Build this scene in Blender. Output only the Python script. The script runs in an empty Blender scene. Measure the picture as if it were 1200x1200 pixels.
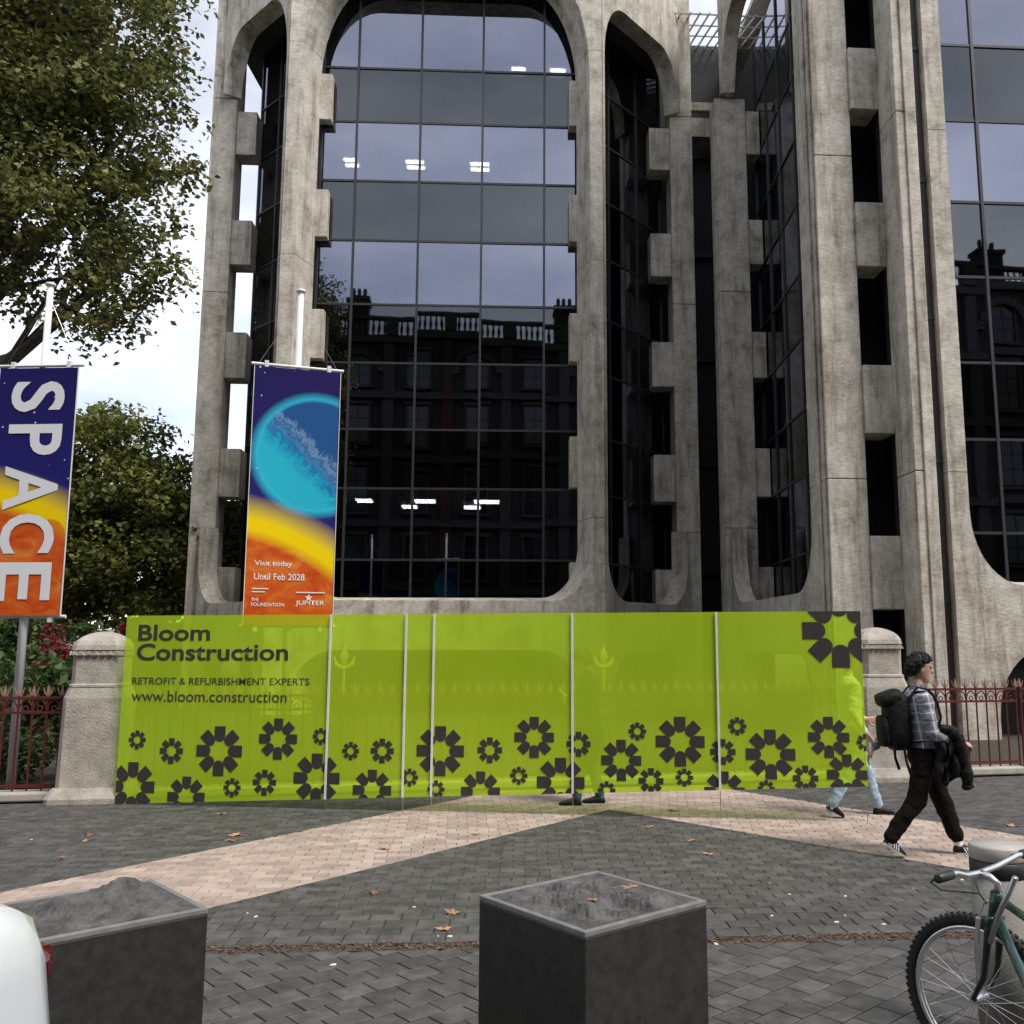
import bpy, bmesh, math, random
import numpy as np
from mathutils import Vector, Matrix, noise as mnoise

random.seed(7)
rng = np.random.default_rng(7)
S = bpy.context.scene
COL = S.collection
R = math.radians

# ------------------------------------------------------------------ camera
cam_d = bpy.data.cameras.new('camera')
cam = bpy.data.objects.new('camera', cam_d)
COL.objects.link(cam)
cam.location = (0, 0, 1.8)
cam.rotation_euler = (R(90) + math.atan(155 / 1092.0), 0, 0)
cam_d.sensor_width = 36
cam_d.lens = 36 * 1092 / 1200
cam_d.shift_x = -55 / 1200
cam_d.clip_start = 0.05
cam_d.clip_end = 2000
S.camera = cam

# ------------------------------------------------------------------ sky (overcast) and soft sun
SUN_AZ = R(130)      # compass from +Y, clockwise
SUN_EL = R(56)
w = bpy.data.worlds.new('World')
S.world = w
w.use_nodes = True
nt = w.node_tree
nt.nodes.clear()
o = nt.nodes.new('ShaderNodeOutputWorld')
sky = nt.nodes.new('ShaderNodeTexSky')
sky.sky_type = 'NISHITA'
sky.sun_disc = False
sky.sun_elevation = SUN_EL
sky.sun_rotation = SUN_AZ
b1 = nt.nodes.new('ShaderNodeBackground')
b1.inputs['Strength'].default_value = 0.05
nt.links.new(sky.outputs[0], b1.inputs[0])
tc = nt.nodes.new('ShaderNodeTexCoord')
mp = nt.nodes.new('ShaderNodeMapping')
mp.inputs['Scale'].default_value = (1.0, 1.0, 2.6)
nz = nt.nodes.new('ShaderNodeTexNoise')
nz.inputs['Scale'].default_value = 2.6
nz.inputs['Detail'].default_value = 7
nz.inputs['Roughness'].default_value = 0.55
cr = nt.nodes.new('ShaderNodeValToRGB')
cr.color_ramp.elements[0].position = 0.34
cr.color_ramp.elements[0].color = (0.27, 0.26, 0.245, 1)
cr.color_ramp.elements[1].position = 0.66
cr.color_ramp.elements[1].color = (0.71, 0.685, 0.655, 1)
b2 = nt.nodes.new('ShaderNodeBackground')
b2.inputs['Strength'].default_value = 0.64
ad = nt.nodes.new('ShaderNodeAddShader')
nt.links.new(tc.outputs['Generated'], mp.inputs[0])
nt.links.new(mp.outputs[0], nz.inputs['Vector'])
nt.links.new(nz.outputs[0], cr.inputs[0])
nt.links.new(cr.outputs[0], b2.inputs[0])
nt.links.new(b1.outputs[0], ad.inputs[0])
nt.links.new(b2.outputs[0], ad.inputs[1])
nt.links.new(ad.outputs[0], o.inputs[0])

sd = bpy.data.lights.new('sun', 'SUN')
sd.energy = 1.5
sd.angle = R(18)
sd.color = (1.0, 0.96, 0.9)
so = bpy.data.objects.new('sun', sd)
COL.objects.link(so)
sdir = Vector((math.sin(SUN_AZ) * math.cos(SUN_EL), math.cos(SUN_AZ) * math.cos(SUN_EL), math.sin(SUN_EL)))
so.rotation_euler = (-sdir).to_track_quat('-Z', 'Y').to_euler()

S.view_settings.view_transform = 'Standard'
S.view_settings.look = 'None'
S.view_settings.gamma = 1
S.view_settings.use_curve_mapping = False
S.view_settings.exposure = 1.3

# ------------------------------------------------------------------ materials
MATS = {}


def new_mat(name):
    m = bpy.data.materials.new(name)
    m.use_nodes = True
    n = m.node_tree
    return m, n, n.nodes['Principled BSDF'], n.nodes['Material Output']


def nd(n, t, **kw):
    x = n.nodes.new(t)
    for k, v in kw.items():
        if k.startswith('_'):
            setattr(x, k[1:], v)
        else:
            x.inputs[k.replace('__', ' ')].default_value = v
    return x


def ramp(n, stops):
    r = n.nodes.new('ShaderNodeValToRGB')
    e = r.color_ramp.elements
    while len(e) < len(stops):
        e.new(0.5)
    for i, (p, c) in enumerate(stops):
        e[i].position = p
        e[i].color = (*c, 1)
    return r


def pmat(name, c0, c1=None, scale=8, rough=0.7, bump=0.0, bscale=60, stretch=(1, 1, 1), metallic=0, spec=0.5,
         island=0.0, coord='Object', objrand=0.0, detail=6, coat=0):
    """noise-varied colour, fine bump, optional variation per loose piece or per object"""
    if name in MATS:
        return MATS[name]
    m, n, p, out = new_mat(name)
    L = n.links
    c1 = c1 or c0
    tcn = n.nodes.new('ShaderNodeTexCoord')
    geo = n.nodes.new('ShaderNodeNewGeometry')
    src = geo.outputs['Position'] if coord == 'World' else tcn.outputs[coord]
    mpn = nd(n, 'ShaderNodeMapping', Scale=stretch)
    L.new(src, mpn.inputs[0])
    no = nd(n, 'ShaderNodeTexNoise', Scale=scale, Detail=detail, Roughness=0.65)
    L.new(mpn.outputs[0], no.inputs['Vector'])
    rp = ramp(n, [(0.32, c0), (0.68, c1)])
    L.new(no.outputs[0], rp.inputs[0])
    colr = rp.outputs[0]
    if island or objrand:
        hs = nd(n, 'ShaderNodeHueSaturation')
        mr = nd(n, 'ShaderNodeMapRange')
        k = island or objrand
        mr.inputs['To Min'].default_value = 1 - k
        mr.inputs['To Max'].default_value = 1 + k
        if island:
            L.new(geo.outputs['Random Per Island'], mr.inputs[0])
        else:
            oi = n.nodes.new('ShaderNodeObjectInfo')
            L.new(oi.outputs['Random'], mr.inputs[0])
        L.new(mr.outputs[0], hs.inputs['Value'])
        L.new(colr, hs.inputs['Color'])
        colr = hs.outputs[0]
    L.new(colr, p.inputs['Base Color'])
    p.inputs['Roughness'].default_value = rough
    p.inputs['Metallic'].default_value = metallic
    p.inputs['Specular IOR Level'].default_value = spec
    p.inputs['Coat Weight'].default_value = coat
    if bump:
        nb = nd(n, 'ShaderNodeTexNoise', Scale=bscale, Detail=5)
        L.new(src, nb.inputs['Vector'])
        bp = nd(n, 'ShaderNodeBump', Strength=bump, Distance=0.02)
        L.new(nb.outputs[0], bp.inputs['Height'])
        L.new(bp.outputs[0], p.inputs['Normal'])
    MATS[name] = m
    return m


def concrete():
    m, n, p, out = new_mat('weathered_concrete')
    L = n.links
    g = n.nodes.new('ShaderNodeNewGeometry')
    n1 = nd(n, 'ShaderNodeTexNoise', Scale=1.7, Detail=10, Roughness=0.74)
    L.new(g.outputs['Position'], n1.inputs['Vector'])
    mpn = nd(n, 'ShaderNodeMapping', Scale=(2.2, 2.2, 0.22))
    L.new(g.outputs['Position'], mpn.inputs[0])
    n2 = nd(n, 'ShaderNodeTexNoise', Scale=1.5, Detail=9, Roughness=0.72)
    L.new(mpn.outputs[0], n2.inputs['Vector'])
    n3 = nd(n, 'ShaderNodeTexNoise', Scale=11, Detail=8, Roughness=0.78)
    mp3 = nd(n, 'ShaderNodeMapping', Scale=(0.8, 0.8, 1.9))
    L.new(g.outputs['Position'], mp3.inputs[0])
    L.new(mp3.outputs[0], n3.inputs['Vector'])
    a = ramp(n, [(0.30, (0.25, 0.22, 0.175)), (0.43, (0.48, 0.44, 0.372)), (0.56, (0.63, 0.588, 0.518)), (0.72, (0.75, 0.71, 0.64))])
    L.new(n1.outputs[0], a.inputs[0])
    s = ramp(n, [(0.34, (0.42, 0.39, 0.34)), (0.49, (0.9, 0.89, 0.87)), (0.6, (1, 1, 1))])
    L.new(n2.outputs[0], s.inputs[0])
    s3 = ramp(n, [(0.32, (0.55, 0.53, 0.49)), (0.46, (0.92, 0.91, 0.89)), (0.64, (1.12, 1.12, 1.12))])
    L.new(n3.outputs[0], s3.inputs[0])
    mx = n.nodes.new('ShaderNodeMix')
    mx.data_type = 'RGBA'
    mx.blend_type = 'MULTIPLY'
    mx.inputs[0].default_value = 0.9
    L.new(a.outputs[0], mx.inputs[6])
    L.new(s.outputs[0], mx.inputs[7])
    m2 = n.nodes.new('ShaderNodeMix')
    m2.data_type = 'RGBA'
    m2.blend_type = 'MULTIPLY'
    m2.inputs[0].default_value = 0.8
    L.new(mx.outputs[2], m2.inputs[6])
    L.new(s3.outputs[0], m2.inputs[7])
    L.new(m2.outputs[2], p.inputs['Base Color'])
    p.inputs['Roughness'].default_value = 0.88
    bp = nd(n, 'ShaderNodeBump', Strength=0.5, Distance=0.03)
    L.new(n3.outputs[0], bp.inputs['Height'])
    L.new(bp.outputs[0], p.inputs['Normal'])
    return m


def glass_mat(name, tint, refl, trans, rough=0.015):
    """dark solar-control glazing: mirror reflection over a tinted, partly clear pane"""
    m, n, p, out = new_mat(name)
    n.nodes.remove(p)
    L = n.links
    gl = nd(n, 'ShaderNodeBsdfGlossy', Roughness=rough)
    gl.inputs['Color'].default_value = (*tint, 1)
    g = n.nodes.new('ShaderNodeNewGeometry')
    nb = nd(n, 'ShaderNodeTexNoise', Scale=0.7, Detail=2)
    L.new(g.outputs['Position'], nb.inputs['Vector'])
    bp = nd(n, 'ShaderNodeBump', Strength=0.06, Distance=0.02)
    L.new(nb.outputs[0], bp.inputs['Height'])
    L.new(bp.outputs[0], gl.inputs['Normal'])
    tr = nd(n, 'ShaderNodeBsdfTransparent')
    tr.inputs['Color'].default_value = (*trans, 1)
    mx = n.nodes.new('ShaderNodeMixShader')
    fr = nd(n, 'ShaderNodeFresnel', IOR=1.5)
    ma = nd(n, 'ShaderNodeMath', _operation='MULTIPLY_ADD')
    ma.inputs[1].default_value = 0.8
    ma.inputs[2].default_value = refl
    ma.use_clamp = True
    L.new(fr.outputs[0], ma.inputs[0])
    L.new(ma.outputs[0], mx.inputs[0])
    L.new(tr.outputs[0], mx.inputs[1])
    L.new(gl.outputs[0], mx.inputs[2])
    L.new(mx.outputs[0], out.inputs[0])
    return m


def leaf_mat(name, stops, trans=0.35):
    m, n, p, out = new_mat(name)
    L = n.links
    g = n.nodes.new('ShaderNodeNewGeometry')
    rp = ramp(n, stops)
    no = nd(n, 'ShaderNodeTexNoise', Scale=0.6, Detail=3)
    L.new(g.outputs['Position'], no.inputs['Vector'])
    ma = nd(n, 'ShaderNodeMath', _operation='MULTIPLY_ADD')
    ma.inputs[1].default_value = 0.55
    L.new(g.outputs['Random Per Island'], ma.inputs[0])
    m2 = nd(n, 'ShaderNodeMath', _operation='MULTIPLY_ADD')
    m2.inputs[1].default_value = 1.3
    m2.inputs[2].default_value = -0.42
    L.new(no.outputs[0], m2.inputs[0])
    L.new(m2.outputs[0], ma.inputs[2])
    L.new(ma.outputs[0], rp.inputs[0])
    L.new(rp.outputs[0], p.inputs['Base Color'])
    p.inputs['Roughness'].default_value = 0.55
    p.inputs['Specular IOR Level'].default_value = 0.35
    tl = n.nodes.new('ShaderNodeBsdfTranslucent')
    L.new(rp.outputs[0], tl.inputs['Color'])
    mx = n.nodes.new('ShaderNodeMixShader')
    mx.inputs[0].default_value = trans
    L.new(p.outputs[0], mx.inputs[1])
    L.new(tl.outputs[0], mx.inputs[2])
    L.new(mx.outputs[0], out.inputs[0])
    return m


def emit_mat(name, c, s):
    m, n, p, out = new_mat(name)
    p.inputs['Base Color'].default_value = (*c, 1)
    p.inputs['Emission Color'].default_value = (*c, 1)
    p.inputs['Emission Strength'].default_value = s
    return m


M = {}
M['concrete'] = concrete()
M['vision'] = glass_mat('blue_grey_vision_glass', (0.82, 0.84, 1.0), 0.225, (0.24, 0.24, 0.26))
M['spandrel'] = glass_mat('grey_spandrel_glass', (0.88, 0.92, 0.94), 0.075, (0.03, 0.03, 0.03))
M['mullion'] = pmat('bronze_mullion', (0.03, 0.03, 0.032), rough=0.4)
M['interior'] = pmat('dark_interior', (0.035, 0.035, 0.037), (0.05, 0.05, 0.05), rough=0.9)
M['fluoro'] = emit_mat('fluorescent_tube', (1.0, 0.98, 0.9), 18)
M['black_metal'] = pmat('black_painted_metal', (0.012, 0.012, 0.013), (0.02, 0.02, 0.02), rough=0.5)
M['white_paint'] = pmat('white_painted_metal', (0.66, 0.66, 0.67), (0.75, 0.75, 0.75), rough=0.4, scale=3)
M['stone'] = pmat('pale_weathered_stone', (0.27, 0.24, 0.20), (0.47, 0.43, 0.37), scale=5, rough=0.9, bump=0.5, bscale=45, detail=9)
M['kerb_stone'] = pmat('kerb_stone', (0.33, 0.3, 0.25), (0.46, 0.43, 0.38), scale=6, rough=0.9, bump=0.3)
M['iron_red'] = pmat('dark_red_iron', (0.07, 0.011, 0.011), (0.12, 0.018, 0.018), scale=20, rough=0.5)
M['iron_tip'] = pmat('faded_pink_paint', (0.24, 0.13, 0.1), (0.34, 0.2, 0.16), scale=20, rough=0.6)
M['gold'] = pmat('gilded_iron', (0.6, 0.5, 0.22), rough=0.35, metallic=0.3)
M['joint'] = pmat('paving_joint_sand', (0.022, 0.02, 0.018), (0.045, 0.04, 0.036), scale=30, rough=0.95, coord='World')
M['paver'] = pmat('charcoal_block', (0.036, 0.034, 0.032), (0.098, 0.093, 0.088), scale=7, rough=0.62, bump=0.35, bscale=120,
                  island=0.28, coord='World', detail=10)
M['paver_one'] = pmat('charcoal_block_single', (0.036, 0.034, 0.032), (0.098, 0.093, 0.088), scale=7, rough=0.62, bump=0.35,
                      bscale=120, objrand=0.28, coord='World', detail=10)
M['pink'] = pmat('pink_block', (0.29, 0.215, 0.175), (0.43, 0.345, 0.295), scale=4, rough=0.75, bump=0.3, bscale=120, island=0.2,
                 coord='World', detail=8)
M['drain'] = pmat('drain_debris', (0.03, 0.022, 0.017), (0.11, 0.075, 0.055), scale=38, rough=0.95, bump=1.0, bscale=60, coord='World')
M['soil'] = pmat('garden_soil', (0.03, 0.026, 0.018), (0.06, 0.05, 0.035), scale=6, rough=1, bump=0.6, coord='World')
M['asphalt'] = pmat('asphalt', (0.045, 0.045, 0.046), (0.06, 0.06, 0.06), scale=3, rough=0.9, bump=0.3, bscale=150, coord='World')
M['granite'] = pmat('dark_polished_granite', (0.017, 0.016, 0.014), (0.036, 0.034, 0.03), scale=26, spec=.35, rough=0.5, bump=0.1, bscale=200)
M['granite_top'] = pmat('rough_broken_granite', (0.03, 0.028, 0.027), (0.12, 0.115, 0.108), scale=12, rough=0.8, bump=0.9, bscale=28, detail=9)
M['granite_edge'] = pmat('sawn_granite_edge', (0.13, 0.13, 0.125), (0.2, 0.2, 0.19), scale=20, rough=0.6)
M['bark'] = pmat('plane_bark', (0.045, 0.037, 0.026), (0.13, 0.115, 0.08), scale=3, rough=0.95, bump=0.8, bscale=14, stretch=(1, 1, .4))
M['leaf_plane'] = leaf_mat('plane_leaf', [(0.1, (0.04, 0.052, 0.018)), (0.4, (0.11, 0.128, 0.036)), (0.7, (0.25, 0.25, 0.075)),
                                         (0.97, (0.33, 0.26, 0.085))])
M['leaf_far'] = leaf_mat('far_tree_leaf', [(0.1, (0.04, 0.056, 0.017)), (0.4, (0.10, 0.125, 0.03)), (0.7, (0.23, 0.235, 0.048)),
                                          (0.97, (0.24, 0.22, 0.05))])
M['leaf_shrub'] = leaf_mat('shrub_leaf', [(0.1, (0.02, 0.04, 0.012)), (0.5, (0.05, 0.1, 0.025)), (0.95, (0.14, 0.19, 0.05))])
M['leaf_red'] = leaf_mat('red_leaf', [(0.1, (0.1, 0.012, 0.016)), (0.9, (0.27, 0.03, 0.045))])
M['dead_leaf'] = pmat('dead_leaf', (0.22, 0.10, 0.045), (0.42, 0.25, 0.14), scale=10, rough=0.8, objrand=0.35)
M['litter'] = pmat('pale_litter', (0.6, 0.56, 0.5), (0.75, 0.72, 0.66), scale=10, rough=0.8)
M['steel'] = pmat('brushed_steel', (0.38, 0.38, 0.37), (0.5, 0.5, 0.49), scale=5, rough=0.35, metallic=0.9)


def hoard_mat():
    m, n, p, out = new_mat('lime_translucent_sheet')
    L = n.links
    g = n.nodes.new('ShaderNodeNewGeometry')
    no = nd(n, 'ShaderNodeTexNoise', Scale=1.3, Detail=4)
    L.new(g.outputs['Position'], no.inputs['Vector'])
    rp = ramp(n, [(0.3, (0.52, 0.74, 0.025)), (0.7, (0.56, 0.785, 0.038))])
    L.new(no.outputs[0], rp.inputs[0])
    L.new(rp.outputs[0], p.inputs['Base Color'])
    p.inputs['Roughness'].default_value = 0.42
    p.inputs['Specular IOR Level'].default_value = 0.25
    tr = nd(n, 'ShaderNodeBsdfTransparent')
    tr.inputs['Color'].default_value = (0.62, 0.9, 0.12, 1)
    mx = n.nodes.new('ShaderNodeMixShader')
    mx.inputs[0].default_value = 0.42
    L.new(p.outputs[0], mx.inputs[1])
    L.new(tr.outputs[0], mx.inputs[2])
    L.new(mx.outputs[0], out.inputs[0])
    return m


M['lime'] = hoard_mat()
M['print_dark'] = pmat('dark_print', (0.032, 0.026, 0.026), (0.04, 0.033, 0.033), rough=0.6)


# ------------------------------------------------------------------ mesh helpers
def link(name, me, mat=None, parent=None, smooth=False):
    ob = bpy.data.objects.new(name, me)
    COL.objects.link(ob)
    if mat is not None and not me.materials:
        for mm in (mat if isinstance(mat, (list, tuple)) else [mat]):
            me.materials.append(mm)
    if smooth:
        me.polygons.foreach_set('use_smooth', [True] * len(me.polygons))
    if parent is not None:
        ob.parent = parent
    return ob


class MB:
    """collects shapes into one mesh"""

    def __init__(self):
        self.v = []
        self.f = []
        self.mi = []

    def add(self, vs, fs, mi=0):
        b = len(self.v)
        self.v += [tuple(x) for x in vs]
        self.f += [[b + i for i in f] for f in fs]
        self.mi += [mi] * len(fs)
        return self

    def box(self, a, b, mi=0):
        (x0, y0, z0), (x1, y1, z1) = a, b
        self.add([(x0, y0, z0), (x1, y0, z0), (x1, y1, z0), (x0, y1, z0), (x0, y0, z1), (x1, y0, z1), (x1, y1, z1), (x0, y1, z1)],
                 [(3, 2, 1, 0), (4, 5, 6, 7), (0, 1, 5, 4), (1, 2, 6, 5), (2, 3, 7, 6), (3, 0, 4, 7)], mi)
        return self

    def tube(self, pts, r, seg=8, mi=0, closed=False):
        pts = [Vector(p) for p in pts]
        n = len(pts)
        rs = r if isinstance(r, (list, tuple)) else [r] * n
        rings = []
        ref = None
        for i, p in enumerate(pts):
            if closed:
                d = pts[(i + 1) % n] - pts[i - 1]
            else:
                d = pts[min(i + 1, n - 1)] - pts[max(i - 1, 0)]
            d.normalize()
            if ref is None or abs(ref.dot(d)) > 0.97:
                ref = Vector((0, 0, 1)) if abs(d.z) < 0.9 else Vector((1, 0, 0))
            u = ref - d * ref.dot(d)
            u.normalize()
            ref = u
            vv = d.cross(u)
            rings.append([p + (u * math.cos(2 * math.pi * k / seg) + vv * math.sin(2 * math.pi * k / seg)) * rs[i] for k in range(seg)])
        vs = [q for rg in rings for q in rg]
        fs = []
        for i in range(n if closed else n - 1):
            a, b = i * seg, ((i + 1) % n) * seg
            for k in range(seg):
                fs.append((a + k, a + (k + 1) % seg, b + (k + 1) % seg, b + k))
        if not closed:
            fs.append(tuple(reversed(range(seg))))
            fs.append(tuple((n - 1) * seg + k for k in range(seg)))
        return self.add(vs, fs, mi)

    def rings(self, rings, mi=0, cap=True):
        """loft through rings of equal vertex count"""
        n = len(rings[0])
        vs = [q for rg in rings for q in rg]
        fs = []
        for i in range(len(rings) - 1):
            for k in range(n):
                fs.append((i * n + k, i * n + (k + 1) % n, (i + 1) * n + (k + 1) % n, (i + 1) * n + k))
        if cap:
            fs.append(tuple(reversed(range(n))))
            fs.append(tuple((len(rings) - 1) * n + k for k in range(n)))
        return self.add(vs, fs, mi)

    def lathe(self, prof, c=(0, 0, 0), seg=24, mi=0):
        return self.rings([[(c[0] + r * math.cos(2 * math.pi * k / seg), c[1] + r * math.sin(2 * math.pi * k / seg), c[2] + z)
                            for k in range(seg)] for r, z in prof], mi)

    def ball(self, c, rx, ry=None, rz=None, seg=12, mi=0):
        ry = ry or rx
        rz = rz or rx
        rg = []
        for i in range(1, seg // 2 + 1):
            t = math.pi * (i - 0.5) / (seg // 2)
            rg.append([(c[0] + rx * math.sin(t) * math.cos(2 * math.pi * k / seg), c[1] + ry * math.sin(t) * math.sin(2 * math.pi * k / seg),
                        c[2] - rz * math.cos(t)) for k in range(seg)])
        return self.rings(rg, mi)

    def mesh(self, name):
        me = bpy.data.meshes.new(name)
        me.from_pydata(self.v, [], self.f)
        me.polygons.foreach_set('material_index', self.mi)
        bm = bmesh.new()
        bm.from_mesh(me)
        bmesh.ops.recalc_face_normals(bm, faces=bm.faces)
        bm.to_mesh(me)
        bm.free()
        me.update()
        return me

    def build(self, name, mat, parent=None, smooth=False):
        return link(name, self.mesh(name), mat, parent, smooth)


def tag(ob, label=None, cat=None, group=None, kind=None):
    if label:
        ob['label'] = label
    if cat:
        ob['category'] = cat
    if group:
        ob['group'] = group
    if kind:
        ob['kind'] = kind
    return ob


def thing(name, label, cat, loc=(0, 0, 0), rotz=0, group=None):
    ob = bpy.data.objects.new(name, None)
    COL.objects.link(ob)
    ob.empty_display_size = 0.2
    ob.location = loc
    ob.rotation_euler = (0, 0, rotz)
    return tag(ob, label, cat, group)


def bevel(ob, wdt=0.01, seg=2):
    md = ob.modifiers.new('bevel', 'BEVEL')
    md.width = wdt
    md.segments = seg
    md.limit_method = 'ANGLE'
    return ob


def clip_poly(poly, zone):
    """Sutherland-Hodgman: clip convex polygon by convex counter-clockwise zone (2-D)"""
    out = poly
    for i in range(len(zone)):
        ax, ay = zone[i]
        bx, by = zone[(i + 1) % len(zone)]
        inp, out = out, []
        if not inp:
            return []
        for j in range(len(inp)):
            p, q = inp[j], inp[(j + 1) % len(inp)]
            dp = (bx - ax) * (p[1] - ay) - (by - ay) * (p[0] - ax)
            dq = (bx - ax) * (q[1] - ay) - (by - ay) * (q[0] - ax)
            if dp >= 0:
                out.append(p)
            if (dp >= 0) != (dq >= 0):
                t = dp / (dp - dq)
                out.append((p[0] + t * (q[0] - p[0]), p[1] + t * (q[1] - p[1])))
    return out


def area2(p):
    return 0.5 * sum(p[i][0] * p[(i + 1) % len(p)][1] - p[(i + 1) % len(p)][0] * p[i][1] for i in range(len(p)))


def text_mesh(body, bold=0.0):
    cu = bpy.data.curves.new('lettering', 'FONT')
    cu.body = body
    cu.offset = bold
    cu.resolution_u = 4
    ob = bpy.data.objects.new('lettering', cu)
    COL.objects.link(ob)
    bpy.context.view_layer.update()
    dg = bpy.context.evaluated_depsgraph_get()
    me = bpy.data.meshes.new_from_object(ob.evaluated_get(dg))
    bpy.data.objects.remove(ob)
    return me


def lettering(name, body, x, z, width, height, mat, parent, y=-0.006, bold=0.0, rot=0.0, cap=True):
    """flat print: lower-left at (x, z), scaled to width and height in the parent's XZ plane; rot turns it in the plane"""
    me = text_mesh(body, bold)
    me.materials.clear()
    co = np.zeros(len(me.vertices) * 3)
    me.vertices.foreach_get('co', co)
    co = co.reshape(-1, 3)
    mn, mx_ = co.min(0), co.max(0)
    sx = width / (mx_[0] - mn[0])
    sy = height / (mx_[1] - (mn[1] if cap else 0))
    px = (co[:, 0] - mn[0]) * sx
    pz = (co[:, 1] - (mn[1] if cap else 0)) * sy
    c, s = math.cos(rot), math.sin(rot)
    co = np.stack([x + px * c - pz * s, np.full(len(px), y), z + px * s + pz * c], 1)
    me.vertices.foreach_set('co', co.ravel())
    me.update()
    return link(name, me, mat, parent)


# ------------------------------------------------------------------ ground
def sheet(name, pts, z, mat, kind='structure', parent=None):
    me = bpy.data.meshes.new(name)
    me.from_pydata([(x, y, z) for x, y in pts], [], [tuple(range(len(pts)))])
    ob = link(name, me, mat, parent)
    if kind and parent is None:
        tag(ob, kind=kind)
    return ob


sheet('ground', [(-400, -400), (400, -400), (400, 400), (-400, 400)], -0.03, M['asphalt'])
# fence line: slightly skewed to the street
FA = Vector((-14.0, 9.75))
FB = Vector((12.0, 14.45))
FD = (FB - FA).normalized()
FN = Vector((-FD.y, FD.x))


def fence_pt(x, off=0.0):
    t = (x - FA.x) / FD.x
    p = FA + FD * t + FN * off
    return p


pave = sheet('pavement', [(-14, 1.0), (12, 1.0), (12, 14.3), (-14, 9.6)], -0.004, M['joint'])
sheet('road', [(-60, -13), (60, -13), (60, 1.0), (-60, 1.0)], -0.02, M['asphalt'])
sheet('garden_bed', [(-60, 8.0), (-14, 9.8), (12, 14.5), (60, 23), (60, 90), (-60, 90)], -0.012, M['soil'])

# paving bands (V of pink blocks) and zones, counter-clockwise
APEX_IN = (0.55, 10.59)
APEX_OUT = (0.66, 13.9)
L_IN = (-3.12, 5.8)
L_OUT = (-5.02, 5.8)
R_IN = (5.3, 5.8)
R_OUT = (7.05, 5.8)
YD0, YD1 = 5.9, 6.03          # drain channel near and far edge at x = 0


def yd(x):
    return 0.064 * x


Z_near = [(-9, 1.0), (11, 1.0), (11, YD0 + yd(11)), (-9, YD0 + yd(-9))]
Z_rows = [(-9, YD1 + yd(-9)), (11, YD1 + yd(11)), (11, YD1 + .62 + yd(11)), (-9, YD1 + .62 + yd(-9))]
yb = lambda x: YD1 + .63 + yd(x)


def on_line(p, q, f):
    """point of line pq that lies on y = f(x)"""
    a, b_ = 0.0, 1.0
    ga = p[1] - f(p[0])
    for _ in range(50):
        t = (a + b_) / 2
        x, y = p[0] + (q[0] - p[0]) * t, p[1] + (q[1] - p[1]) * t
        if ((y - f(x)) > 0) == (ga > 0):
            a = t
        else:
            b_ = t
    return (x, y)


li = on_line(L_IN, APEX_IN, yb)
lo = on_line(L_OUT, APEX_OUT, yb)
ri = on_line(R_IN, APEX_IN, yb)
ro = on_line(R_OUT, APEX_OUT, yb)
fl = lambda x: fence_pt(x, -0.22).y
lof = on_line(L_OUT, APEX_OUT, fl)
rof = on_line(R_OUT, APEX_OUT, fl)
apo = (0.55, fl(0.55))
Z_tri = [li, ri, APEX_IN]
Z_bl = [lo, li, APEX_IN, apo, lof]
Z_br = [ri, ro, rof, apo, APEX_IN]
Z_dl = [(-9, yb(-9)), lo, lof, (-9, fl(-9))]
Z_dr = [ro, (11, yb(11)), (11, fl(11)), rof]


def courses(zone, bl, bw, ang, gap, stagger=0.5, jit=0.0):
    """running-bond blocks clipped to a zone; gives (polygon, distance)"""
    c, s = math.cos(ang), math.sin(ang)
    us = [x * c + y * s for x, y in zone]
    vs = [-x * s + y * c for x, y in zone]
    res = []
    j = math.floor(min(vs) / bw)
    while j * bw < max(vs):
        off = (j % 2) * stagger * bl + random.uniform(-jit, jit)
        i = math.floor(min(us) / bl) - 1
        while i * bl < max(us) + bl:
            u0, u1 = i * bl + off + gap / 2, (i + 1) * bl + off - gap / 2
            v0, v1 = j * bw + gap / 2, (j + 1) * bw - gap / 2
            p = [(u * c - v * s, u * s + v * c) for u, v in ((u0, v0), (u1, v0), (u1, v1), (u0, v1))]
            q = clip_poly(p, zone)
            if len(q) > 2 and area2(q) > 0.0012:
                res.append(q)
            i += 1
        j += 1
    return res


def block_add(mb, poly, top):
    """block with a small arris: top slightly smaller than its foot"""
    cx = sum(p[0] for p in poly) / len(poly)
    cy = sum(p[1] for p in poly) / len(poly)
    n = len(poly)
    t = random.uniform(-0.0013, 0.0013)
    tx, ty = random.uniform(-.006, .006), random.uniform(-.006, .006)
    k = 0.955
    vs = [(x, y, -0.012) for x, y in poly] + [(x, y, top - .003 + t) for x, y in poly] + \
         [(cx + (x - cx) * k, cy + (y - cy) * k, top + t + (x - cx) * tx + (y - cy) * ty) for x, y in poly]
    fs = [tuple(2 * n + i for i in range(n))]
    for i in range(n):
        fs.append((i, (i + 1) % n, n + (i + 1) % n, n + i))
        fs.append((n + i, n + (i + 1) % n, 2 * n + (i + 1) % n, 2 * n + i))
    mb.add(vs, fs)


near = courses(Z_near, 0.205, 0.155, R(42), 0.009)
rows = courses(Z_rows, 0.21, 0.155, math.atan(0.064), 0.010, 0.5, 0.03)


def in_view(p):
    x = sum(q[0] for q in p) / len(p)
    y = sum(q[1] for q in p) / len(p)
    px = 655 + 1092 * x / (y * .99 - .25)
    hid = (0.0 < 0 or (552 < px < 834 and y < 5.9) or px < 255 or (px > 1130))
    return y > 4.0 and 0 < px < 1200 and not hid


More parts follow.
